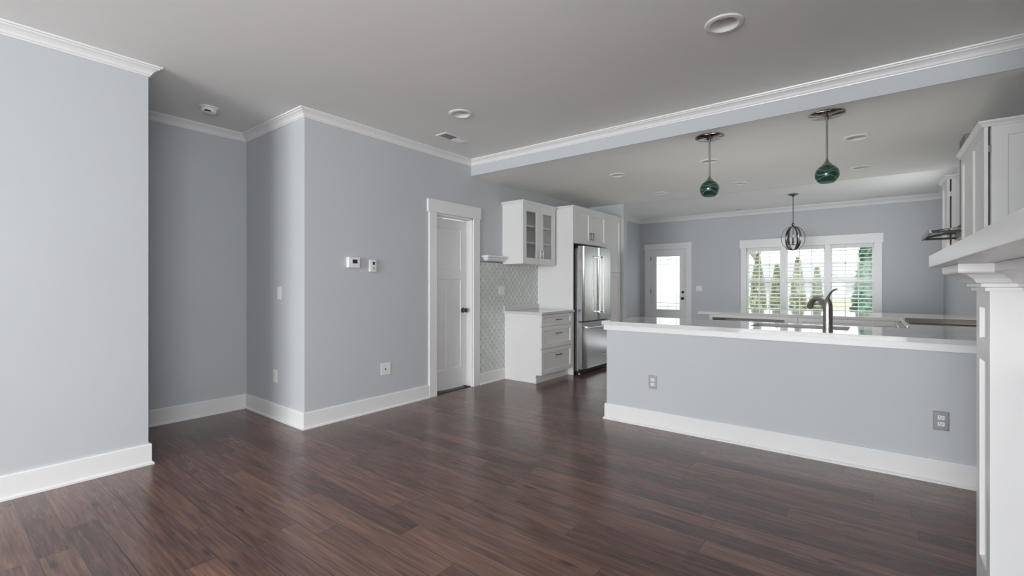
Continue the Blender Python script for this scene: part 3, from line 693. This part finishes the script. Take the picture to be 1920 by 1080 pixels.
for x0, x1, kind in ((-0.665, -0.045, 'drawer'), (-0.04, 0.22, 'door')):
    F = FYm(x0, IY0, zt-.19 if kind == 'drawer' else 0.108); w = x1-x0; h = .185 if kind == 'drawer' else zt-.115
    r = [(.05, w-.05, .04, h-.04)] if kind == 'drawer' else [(.05, w-.05, .05, h-.05)]
    dd = obj(kind, panel(B(), F, w, h, .02, r, .012, ch=.005), 'cab', ib)
    if kind == 'drawer':
        F = FYm(x0, IY0, 0.108); dd = obj('door', panel(B(), F, w, zt-.195-.108, .02, [(.06, w-.06, .06, zt-.195-.108-.06)], .008, ch=.008), 'cab', ib)

# ================================================================== RIGHT RUN: range, hood, cabinets, fireplace
rb = thing('right_base_cabinet', 'white base cabinet between sink counter and range', 'cabinet', (.6, 5.0, 0))
b_ = B(); box(b_, .27, RX-.002, 4.095, 5.296, .1, CT-.032); box(b_, .35, RX-.002, 4.095, 5.296, 0, .1)
obj('carcass', b_, 'cab', rb)
rg = thing('range', 'stainless slide-in range with black cooktop beyond the sink counter', 'range', (.55, 5.68, 0))
GX, GY0, GY1 = 0.235, 5.302, 6.062
obj('body', bx(GX+.03, RX-.004, GY0, GY1, .09, .905, .003), 'steel', rg)
obj('cooktop', bx(GX+.02, RX-.004, GY0, GY1, .906, .922, .004), 'dark', rg)
od = obj('oven_door', bx(GX, GX+.03, GY0+.006, GY1-.006, .28, .78, .006), 'steel', rg)
b_ = B(); tube(b_, [(GX-.05, GY0+.05, .745), (GX-.05, GY1-.05, .745)], .012, 14)
for y in (GY0+.08, GY1-.08): box(b_, GX-.054, GX+.002, y-.012, y+.012, .733, .757, .003)
obj('handle', b_, 'steelh', od, smooth=True)
cpn = obj('control_panel', bx(GX-.012, GX+.03, GY0+.004, GY1-.004, .80, .906, .012), 'steelh', rg)
for k in range(5):
    y = GY0+.10+k*(GY1-GY0-.20)/4
    obj('knob', lathe(B(), [(0, 0), (.024, 0), (.024, .008), (.019, .012), (.017, .034), (0, .036)], (GX-.012, y, .855), 20, '-X'), 'steelh', cpn, smooth=True)
obj('lower_drawer', bx(GX+.004, GX+.03, GY0+.006, GY1-.006, .10, .27, .004), 'steel', rg)
hd = thing('range_hood', 'stainless chimney range hood with grey glass visor between right cabinets', 'range hood', (.7, 5.86, 1.6))
HY0, HY1 = 5.44, 6.29
obj('body', bx(.64, RX-.002, HY0+.03, HY1-.03, 1.688, 1.765, .004), 'fridge_side', hd)
obj('slot_shade', bx(.64, RX-.004, HY0+.028, HY1-.028, 1.765, 1.812, .004), 'dark', hd, label='black strip for the dark slot of the hood')  # black block stands in for the dark recess above the hood body
obj('chimney', bx(.645, RX-.002, 5.70, 6.0, 1.812, HK-.001, .003), 'fridge_side', hd)
t = bmesh.new(); n = 8; lo, hi = [], []
for i in range(n+1):
    s_ = i/n; x = .405+(.66-.405)*s_; z = 1.716+.022*math.sin(s_*PI/2)
    for L_, dz in ((lo, 0), (hi, .008)):
        L_.append((t.verts.new((x, HY0, z+dz)), t.verts.new((x, HY1, z+dz))))
for i in range(n):
    t.faces.new((hi[i][0], hi[i+1][0], hi[i+1][1], hi[i][1])); t.faces.new((lo[i][0], lo[i][1], lo[i+1][1], lo[i+1][0]))
    for k in (0, 1): t.faces.new((lo[i][k], lo[i+1][k], hi[i+1][k], hi[i][k]))
t.faces.new((lo[0][0], hi[0][0], hi[0][1], lo[0][1])); t.faces.new((lo[n][0], lo[n][1], hi[n][1], hi[n][0]))
bmesh.ops.recalc_face_normals(t, faces=t.faces); b_ = B(); merge(b_, t)
obj('glass_visor', b_, 'visor', hd, label='dark grey glass visor')
obj('visor_rail', bx(.392, .412, HY0, HY1, 1.700, 1.738, .003), 'fridge_side', hd)
for y in (HY0, HY1-.014): obj('visor_bracket', bx(.41, .66, y, y+.014, 1.702, 1.722, .002), 'dark', hd)
for y in (5.70, 6.05):
    ld = bpy.data.lights.new('hood_lamp', 'AREA'); ld.shape = 'DISK'; ld.size = .06; ld.energy = PWR['hood']; ld.color = (1.0, 0.72, 0.45)
    lo_ = bpy.data.objects.new('hood_lamp', ld); C.objects.link(lo_); lo_.location = (.78, y, 1.676)
obj('filter', bx(.66, RX-.03, HY0+.06, HY1-.06, 1.680, 1.687), 'darknickel', hd)

def upper(name, label, y0, y1, nd, X, z0=1.375, z1=2.315, cap=True):
    o = thing(name, label, 'cabinet', ((X+RX)/2, (y0+y1)/2, z0))
    obj('carcass', bx(X+.034, RX-.002, y0+.016, y1, z0, z1), 'cab', o)
    w = RX-X-.038; h = z1-z0
    obj('end_panel', panel(B(), FYm(X+.036, y0, z0), w, h, .016, [(.075, w-.02, .075, h-.075)], .006, ch=.006), 'cab', o)
    dw = (y1-y0)/nd
    for k in range(nd):
        F = FXm(X, y0+k*dw+.002, z0+.002); w = dw-.004; h = z1-z0-.004
        d = obj('door', panel(B(), F, w, h, .02, [(.065, w-.065, .065, h-.065)], .012, ch=.006), 'cab', o)
        if k == 0:
            for z in (z0+.12, z1-.18): obj('hinge', bx(X+.0195, X+.037, y0+.001, y0+.012, z, z+.05), 'nickel', d)
    obj('crown', sweep(B(), [(RX-.002, y0), (X, y0), (X, y1)], [(0, z1-.010), (.010, z1-.010), (.014, z1+.002), (.030, z1+.018), (.032, z1+.028), (0, z1+.028)], side=-1), 'cab', o)
    obj('cabinet_top', bx(X, RX-.002, y0, y1, z1, z1+.012), 'cab', o)
    return o
upper('wall_cabinet', 'white wall cabinet with shaker end panel above the mantel at the right edge', 4.39, 5.40, 2, 0.59)
upper('wall_cabinet', 'white wall cabinet beyond the range hood on the right wall', 6.33, 6.75, 1, 0.59)

# fireplace
fp = thing('fireplace_mantel', 'white painted fireplace mantel with panelled pilaster at the right edge', 'fireplace mantel', (.4, 1.5, 0))
PX, PY0_, PY1_ = 0.33, 2.345, 2.613
MZ0, MZ1 = 1.326, 1.378
obj('shelf', bx(0.196, 0.499, 0.26, 2.735, MZ0, MZ1, .003), 'trim', fp)
def pil(y0, y1):
    w = y1-y0
    return panel(B(), FXm(PX, y0, 0.0), w, 1.235, .0895, [(.066, w-.066, 1.045, 1.165), (.066, w-.066, .2, .965)], .014, ch=.004)
obj('pilaster', pil(PY0_, PY1_), 'trim', fp); obj('pilaster', pil(.39, .658), 'trim', fp)
hb = panel(B(), FXm(0.42, .658, .957), PY0_-.658, .278, .079, [(.10, PY0_-.658-.10, .06, .22)], .012)
obj('header_board', hb, 'trim', fp)
mo = [(0, 1.228), (.012, 1.228), (.012, 1.240), (.022, 1.243), (.022, 1.255), (.034, 1.258), (.042, 1.272), (.058, 1.286), (.078, 1.293), (.080, 1.298), (.080, MZ0-.001), (0, MZ0-.001)]
mo = [(o*1.15, z) for o, z in mo]
obj('moulding', sweep(B(), [(.498, PY1_), (PX, PY1_), (PX, PY0_), (.42, PY0_), (.42, .658), (PX, .658), (PX, .39), (.498, .39)], mo, side=1), 'trim', fp)
obj('hearth_surround', panel(B(), FXm(0.465, .658, 0), PY0_-.658, .957, .034, [(.28, PY0_-.658-.28, 0, .72)], hole=True), 'slate', fp, label='grey tile surround of the firebox')
obj('firebox', bx(.488, .499, .80, 2.2, 0.0, .80), 'brickdark', fp)

# ================================================================== LAMPS ON THE CEILING
def recessed(name, x, y, z, label, group):
    o = thing(name, label, 'recessed light', (x, y, z), group)
    obj('trim_ring', lathe(B(), [(.071, .004), (.071, -.001), (.080, -.010), (.100, -.008), (.106, -.002), (.106, -.0005)], (x, y, z), 48), 'plastic', o, smooth=True)
    obj('can', lathe(B(), [(.071, .002), (.058, .085), (0, .087)], (x, y, z), 40), 'plastic', o, smooth=True)
    obj('lamp', lathe(B(), [(0, .040), (.03, .041), (.047, .047), (.054, .060), (.050, .084), (0, .084)], (x, y, z), 32), 'lens', o, smooth=True)
    return o
r0 = recessed('recessed_light', *LIV[0], HC, 'largest-looking white recessed light, in the living ceiling above the half wall', 'recessed lights in the living ceiling')
dup(r0, (*LIV[1], HC), 'white recessed light in the living ceiling above the vent', 'recessed lights in the living ceiling')
KL = ['recessed kitchen light left of the pendants, first row from the living room', 'recessed kitchen light right behind the rod of the left pendant',
      'recessed kitchen light just right of the right pendant, first row', 'recessed kitchen light at the far left, second row',
      'recessed kitchen light between the two pendants, second row', 'recessed kitchen light right of the right pendant, second row']
for i, ((x, y), lb) in enumerate(zip(KIT, KL)):
    dup(r0, (x, y, HK), lb, 'recessed lights in the kitchen ceiling')

sd = thing('smoke_detector', 'round white smoke detector on the hall ceiling', 'smoke detector', (-4.49, 1.534, HC-.05))
obj('base_plate', lathe(B(), [(0, 0), (.072, 0), (.072, -.010), (.064, -.012), (0, -.012)], (-4.49, 1.534, HC), 36), 'plastic', sd, smooth=True)
obj('body', lathe(B(), [(0, -.012), (.058, -.0125), (.060, -.022), (.055, -.044), (.046, -.050), (0, -.050)], (-4.49, 1.534, HC), 36), 'plastic', sd, smooth=True)
obj('vent_slot', bx(-4.465, -4.43, 1.49, 1.53, HC-.047, HC-.038), 'dark', sd, label='dark sensor slot')

def vent(label, x, y, w, d, z, along='Y'):
    o = thing('ceiling_vent', label, 'air vent', (x, y, z), 'ceiling air vents')
    hx, hy_ = (d/2, w/2) if along == 'Y' else (w/2, d/2)
    f = B()
    for a in ((-hx-.02, hx+.02, -hy_-.02, -hy_), (-hx-.02, hx+.02, hy_, hy_+.02), (-hx-.02, -hx, -hy_, hy_), (hx, hx+.02, -hy_, hy_)):
        box(f, x+a[0], x+a[1], y+a[2], y+a[3], z-.007, z-.0003, .002)
    obj('frame', f, 'plastic', o)
    obj('duct_shade', bx(x-hx, x+hx, y-hy_, y+hy_, z-.0015, z-.0005), 'dark', o, label='black sheet for the shaded duct opening')  # black sheet gives the shade inside the vent; the ceiling has no hole
    s = B(); L_ = hy_*2 if along == 'Y' else hx*2; n = max(4, int(L_/.022))
    for i in range(n):
        q = -L_/2+(i+.5)*L_/n; tl = 42 if q < 0.02 else -48
        t = bmesh.new(); bmesh.ops.create_cube(t, size=1)
        if along == 'Y': mt = Matrix.Translation((x, y+q, z-.006)) @ Matrix.Rotation(math.radians(tl), 4, 'X') @ Matrix.Diagonal((hx*2, .013, .001, 1))
        else: mt = Matrix.Translation((x+q, y, z-.006)) @ Matrix.Rotation(math.radians(tl), 4, 'Y') @ Matrix.Diagonal((.013, hy_*2, .001, 1))
        bmesh.ops.transform(t, matrix=mt, verts=t.verts); merge(s, t)
    obj('louvres', s, 'plastic', o)
    return o
vent('white ceiling vent with dark louvres near the thermostat wall', -3.42, 3.40, .30, .11, HC)
vent('small ceiling vent above the glazed far door side of the dining room', -2.08, 10.1, .16, .07, HC, 'X')
vent('long narrow ceiling vent above the right end of the triple window', .03, 10.08, .28, .07, HC, 'X')

# pendants
def pendant(x, y, label):
    o = thing('pendant_light', label, 'pendant light', (x, y, 2.03), 'green glass pendants over the sink counter')
    obj('canopy', lathe(B(), [(0, -.001), (.120, -.001), (.122, -.006), (.112, -.012), (.045, -.020), (.016, -.030), (.010, -.045), (0, -.045)], (x, y, HK), 48), 'darknickel_shiny', o, smooth=True)
    obj('rod', tube(B(), [(x, y, HK-.04), (x, y, 2.215)], .0075, 14), 'nickel', o, smooth=True)
    obj('socket_cup', lathe(B(), [(0, 2.235), (.008, 2.235), (.011, 2.22), (.022, 2.203), (.035, 2.188), (.036, 2.182), (0, 2.182)], (x, y, 0), 28), 'nickel', o, smooth=True)
    R = .082; zc = 2.112; pr = []
    for i in range(25):
        th = math.radians(24+(142-24)*i/24); pr.append((R*math.sin(th), zc+R*.97*math.cos(th)))
    inn = [(r-.004, z) for r, z in pr][::-1]
    sh = obj('glass_shade', lathe(B(), pr+inn+[pr[0]], (x, y, 0), 40), 'green', o, smooth=True, label='dark green glass globe shade')
    b_ = B(); lathe(b_, [(0, 2.183), (.013, 2.183), (.013, 2.155), (.012, 2.15)], (x, y, 0), 18); lathe(b_, [(.012, 2.152), (.016, 2.142), (.020, 2.128), (.018, 2.110), (.010, 2.098), (0, 2.095)], (x, y, 0), 20)
    obj('bulb', b_, 'bulb', o, smooth=True)
    wv = B()
    for k in range(3):
        pp = []
        for i in range(41):
            ph = 2*PI*i/40+k; th = math.radians(68+k*22+9*math.sin(3*ph+k*1.3)); pp.append((x+(R+.0005)*math.sin(th)*math.cos(ph), y+(R+.0005)*math.sin(th)*math.sin(ph), zc+R*.97*math.cos(th)))
        tube(wv, pp, .0012, 5)
    obj('swirl', wv, 'green_light', sh, smooth=True, label='pale swirl lines in the glass')
    return o
M['darknickel_shiny'] = plain('polished_nickel', (0.36, 0.33, 0.30), 0.10, metal=1.0, var=0.04)
M['green_light'] = plain('pale_green_glass', (0.35, 0.48, 0.44), 0.1, var=0.1)
pendant(-1.158, 4.385, 'green glass globe pendant over the left part of the sink counter')
pendant(-0.28, 4.365, 'green glass globe pendant above the faucet, the nearer of two')

# dining orb chandelier
ox, oy, oz = -1.047, 9.0, 2.03
ch = thing('orb_chandelier', 'dark metal orb chandelier hanging before the triple window', 'chandelier', (ox, oy, oz-.21))
obj('canopy', lathe(B(), [(0, -.001), (.078, -.001), (.076, -.010), (.03, -.03), (.010, -.045), (0, -.045)], (ox, oy, HC), 32), 'darknickel', ch, smooth=True)
obj('rod', tube(B(), [(ox, oy, HC-.04), (ox, oy, oz+.20)], .007, 12), 'darknickel', ch, smooth=True)
obj('top_loop', lathe(B(), [(0, .26), (.010, .26), (.024, .235), (.020, .215), (.008, .205), (0, .205)], (ox, oy, oz), 20), 'darknickel', ch, smooth=True)
def band(ang):
    t = bmesh.new(); rg_ = []; n = 48; ca, sa = math.cos(ang), math.sin(ang)
    for i in range(n):
        a = 2*PI*i/n; rr = []
        for dr, w in ((0, -.015), (0, .015), (-.006, .015), (-.006, -.015)):
            px = (.175+dr)*math.cos(a); z = (.205+dr)*math.sin(a)
            rr.append(t.verts.new((ox+px*ca-w*sa, oy+px*sa+w*ca, oz+z)))
        rg_.append(rr)
    for i in range(n):
        a, b = rg_[i], rg_[(i+1) % n]
        for k in range(4): t.faces.new((a[k], a[(k+1) % 4], b[(k+1) % 4], b[k]))
    bmesh.ops.recalc_face_normals(t, faces=t.faces); bm = B(); merge(bm, t); return bm
for k in range(3): obj('cage_band', band(.25+k*PI/3), 'darknickel', ch, smooth=True)
obj('stem', tube(B(), [(ox, oy, oz+.20), (ox, oy, oz-.10)], .006, 10), 'darknickel', ch, smooth=True)
for k in range(4):
    a = .2+k*PI/2; ex, ey = ox+.075*math.cos(a), oy+.075*math.sin(a)
    b_ = B(); tube(b_, [(ox, oy, oz-.09), (ox+.04*math.cos(a), oy+.04*math.sin(a), oz-.115), (ex, ey, oz-.10), (ex, ey, oz-.07)], .005, 8)
    ar = obj('candle_arm', b_, 'darknickel', ch, smooth=True)
    obj('candle', lathe(B(), [(0, -.07), (.022, -.072), (.024, -.066), (.011, -.062), (.011, .01), (0, .01)], (ex, ey, oz), 14), 'darknickel', ar, smooth=True)
    obj('bulb', lathe(B(), [(0, .01), (.010, .012), (.014, .03), (.008, .055), (0, .07)], (ex, ey, oz), 14), 'bulb', ar, smooth=True)

# ================================================================== PLATES, THERMOSTATS
th = thing('thermostat', 'white thermostat with dark display on the wall left of the door', 'thermostat', (L, 2.52, 1.41))
obj('body', bx(L, L+.045, 2.462, 2.582, 1.412, 1.512, .006), 'plastic', th)
obj('bezel', bx(L+.045, L+.047, 2.486, 2.562, 1.436, 1.500, .001), 'plastic', th)
obj('display', bx(L+.047, L+.0485, 2.500, 2.550, 1.452, 1.488), 'screen', th, label='dark thermostat display')
dg = B()
def seg7(y, z, s, on):
    w, h = .006*s, .011*s; k = .0012
    S = {'a': (0, w, h*2, h*2), 'g': (0, w, h, h), 'd': (0, w, 0, 0), 'f': (0, 0, h, 2*h), 'e': (0, 0, 0, h), 'b': (w, w, h, 2*h), 'c': (w, w, 0, h)}
    for c in on:
        a, b, c0, d = S[c]; box(dg, L+.0485, L+.0489, y+a-k*.5, y+b+k*.5, z+c0-k*.5, z+d+k*.5)
t2 = thing('wall_sensor', 'small white wall control with black dot beside the thermostat', 'wall control', (L, 2.74, 1.375))
obj('body', bx(L, L+.030, 2.702, 2.778, 1.378, 1.498, .010), 'plastic', t2)
obj('display', bx(L+.030, L+.0315, 2.732, 2.756, 1.446, 1.476, .0007), 'dark', t2, label='black display window')
obj('button', bx(L+.030, L+.033, 2.738, 2.752, 1.400, 1.428, .001), 'came', t2, label='grey button')

def FYp(x, y, z): return lambda u, v, n: (x+u, y-n, z+v)
def plate(name, label, F, w, h, mat, kind, cat, group=None, loc=None):
    """cover plate centred on F's origin; kind: duplex, jack, rocker1, rocker2"""
    o = thing(name, label, cat, loc or F(0, 0, 0), group)
    def bb(u0, u1, v0, v1, n0, n1, bev=.001, bm=None):
        p, q = F(u0, v0, n0), F(u1, v1, n1)
        return box(bm if bm is not None else B(), min(p[0], q[0]), max(p[0], q[0]), min(p[1], q[1]), max(p[1], q[1]), min(p[2], q[2]), max(p[2], q[2]), bev)
    obj('cover_plate', bb(-w/2, w/2, -h/2, h/2, 0, .006, .0025), mat, o)
    if kind == 'duplex':
        for s in (-1, 1):
            r = obj('receptacle', bb(-.0165, .0165, s*.020-.0135, s*.020+.0135, .006, .0085, .001), 'plastic', o, label='white receptacle face')
            sb = B(); bb(-.0085, -.0058, s*.020-.001, s*.020+.008, .0085, .0089, 0, sb); bb(.0058, .0085, s*.020-.001, s*.020+.007, .0085, .0089, 0, sb); bb(-.0025, .0025, s*.020-.009, s*.020-.004, .0085, .0089, 0, sb)
            obj('slots', sb, 'dark', r)
        obj('screw', bb(-.003, .003, -.003, .003, .006, .0075, .001), 'nickel', o)
    elif kind == 'jack':
        obj('jack', bb(-.012, .002, -.010, .004, .006, .0085, .001), 'dark', o, label='dark jack hole')
    else:
        n = int(kind[-1])
        for k in range(n):
            c = (k-(n-1)/2)*.046
            obj('rocker', bb(c-.0165, c+.0165, -.033, .033, .006, .0095, .002), 'plastic', o)
    return o
def FL(y, z): return FX(L, y, z)
plate('cable_plate', 'white low wall plate with one small jack hole', FL(2.905, .405), .118, .118, 'plastic', 'jack', 'wall plate')
plate('light_switch', 'white switch plate on the lantern tile beside the counter', FX(L+.010, 4.745, 1.178), .116, .116, 'plastic', 'rocker2', 'light switch')
plate('light_switch', 'white light switch on the side wall of the hall opening', FYm(-4.33, AY1, 1.175), .072, .118, 'plastic', 'rocker1', 'light switch')
plate('wall_outlet', 'white outlet low on the side wall of the hall opening', FYm(-4.41, AY1, .40), .072, .118, 'plastic', 'duplex', 'outlet')
plate('wall_outlet', 'metal outlet plate on the left part of the half wall', FYm(-1.522, 3.97, .397), .074, .118, 'plate_pale', 'duplex', 'outlet', 'metal outlets on the half wall')
plate('wall_outlet', 'dark metal outlet plate on the half wall beside the mantel pilaster', FYm(.342, 3.97, .393), .074, .118, 'plate_dark', 'duplex', 'outlet', 'metal outlets on the half wall')
plate('light_switch', 'white double switch plate right of the glazed far door', FYm(-2.973, FAR, 1.172), .128, .118, 'plastic', 'rocker2', 'light switch')
plate('wall_outlet', 'white outlet on the kitchen wall above the range counter', FXm(RX, 5.06, 1.12), .072, .118, 'plastic', 'duplex', 'outlet')

# ================================================================== OUTSIDE
struct('lawn', bx(-60, 60, FAR+T+.01, 90, -0.42, -0.30), 'lawn', 'pale winter lawn beyond the dining window', 'lawn')
struct('road', bx(-60, 60, 24, 28, -0.30, -0.285), 'road', 'pale road across the lawn outside', 'road')
GZ = -0.30
def conifer(name, label, x, y, h, r, mat, n, seed, group=None, droop=0.25):
    rnd = random.Random(seed); o = thing(name, label, 'tree', (x, y, GZ), group)
    obj('trunk', tube(B(), [(x, y, GZ), (x, y, GZ+h*.9)], [r*.10, r*.02], 8), 'bark', o)
    t = bmesh.new()
    for i in range(n):
        s = rnd.random()**.8; z = GZ+.08+s*(h-.1); rr = r*(1-s)**.8*rnd.uniform(.55, 1.0)+.02; a = rnd.uniform(0, 2*PI)
        l = rnd.uniform(.06, .11)*(.6+.6*(1-s)); w = l*.42
        c = Vector((x+rr*math.cos(a), y+rr*math.sin(a), z)); d = Vector((math.cos(a)*.6, math.sin(a)*.6, (.75 if droop < .5 else -.25)+rnd.uniform(-.2, .2))).normalized()
        sd_ = d.cross(Vector((rnd.uniform(-1, 1), rnd.uniform(-1, 1), .3))).normalized()*w; nrm = d.cross(sd_).normalized()*w*.35
        v = [t.verts.new(c-d*l*.5), t.verts.new(c+sd_+nrm), t.verts.new(c+d*l), t.verts.new(c-sd_+nrm), t.verts.new(c-nrm)]
        t.faces.new((v[0], v[1], v[2], v[4])); t.faces.new((v[0], v[4], v[2], v[3])); t.faces.new((v[0], v[3], v[2], v[1]))
    # solid core so that the crown is dense
    b_ = B(); merge(b_, t)
    lathe(b_, [(0, GZ+.05), (r*.72, GZ+.12), (r*.66, GZ+h*.25), (r*.48, GZ+h*.5), (r*.26, GZ+h*.75), (0, GZ+h*.97)], (x, y, 0), 12)
    obj('foliage', b_, mat, o)
    return o
TR = [(-2.63, 15.0, 2.50, .27, 'narrow conical evergreen outside, leftmost in the left window'), (-2.34, 16.4, 2.20, .27, 'conical evergreen outside at the right side of the left window'),
      (-1.63, 15.0, 2.32, .27, 'taller conical evergreen outside in the middle window'), (-1.30, 16.4, 2.10, .24, 'shorter conical evergreen outside in the middle window')]
for i, (x, y, h, r, lb) in enumerate(TR): conifer('arborvitae_tree', lb, x, y, h, r, 'arbor', 1500, 11+i, 'conical evergreens in a row outside')
conifer('spruce_tree', 'large dark green spruce outside at the right side of the right window', 0.02, 15.2, 3.9, .55, 'spruce', 3800, 31, droop=.8)
def bare(name, label, x, y, h, seed):
    rnd = random.Random(seed); o = thing(name, label, 'tree', (x, y, GZ), 'bare trees far outside'); tb, bb_ = B(), B()
    def grow(p, d, l, r, dep, bm):
        q = [p]; 
        for i in range(3): d = (d+Vector((rnd.uniform(-.2, .2), rnd.uniform(-.2, .2), rnd.uniform(-.05, .12)))).normalized(); q.append(q[-1]+d*l/3)
        tube(bm, q, [r, r*.9, r*.8, r*.65], 5)
        if dep:
            for k in range(3 if dep > 2 else 2):
                nd = (d+Vector((rnd.uniform(-.8, .8), rnd.uniform(-.8, .8), rnd.uniform(-.1, .5)))).normalized(); grow(q[rnd.choice((2, 3))], nd, l*rnd.uniform(.6, .8), r*.6, dep-1, bb_)
    grow(Vector((x, y, GZ)), Vector((0, 0, 1)), h*.35, h*.018, 5, tb)
    obj('trunk', tb, 'bark', o); obj('branches', bb_, 'bark', o)
bare('bare_tree', 'leafless tree far outside seen through the left window', -3.4, 21, 7.5, 3)
bare('bare_tree', 'leafless tree far outside seen through the right window', 1.5, 20, 7.0, 8)
hs = thing('house', 'pale grey house far outside behind the evergreens', 'house', (-4.0, 62, GZ))
b_ = B(); box(b_, -14, 2, 58, 66, GZ, 2.1); obj('wall', b_, 'siding', hs)
t = bmesh.new(); pr = [(-14.5, 57.5, 2.1), (2.5, 57.5, 2.1), (2.5, 66.5, 2.1), (-14.5, 66.5, 2.1), (-14.5, 62, 3.9), (2.5, 62, 3.9)]
v = [t.verts.new(p) for p in pr]
for f in ((0, 1, 5, 4), (2, 3, 4, 5), (1, 2, 5), (3, 0, 4), (3, 2, 1, 0)): t.faces.new([v[i] for i in f])
b_ = B(); merge(b_, t); obj('roof', b_, 'shingle', hs)
for k in range(4): obj('window', bx(-13+k*3.6, -11.8+k*3.6, 57.95, 58.02, .4, 1.6), 'shingle', hs)
rl = thing('porch_railing', 'white porch railing outside the glazed far door', 'railing', (-3.7, 12.2, GZ))
obj('top_rail', bx(-6.5, -2.9, 12.17, 12.25, .86, .93, .005), 'trim', rl); obj('bottom_rail', bx(-6.5, -2.9, 12.18, 12.24, -.10, -.04, .005), 'trim', rl)
for k in range(24): obj('baluster', bx(-6.45+k*.152, -6.42+k*.152, 12.195, 12.225, -.05, .87), 'trim', rl)
obj('post', bx(-2.99, -2.89, 12.16, 12.26, GZ, 1.0, .006), 'trim', rl); obj('post', bx(-6.55, -6.45, 12.16, 12.26, GZ, 1.0, .006), 'trim', rl)
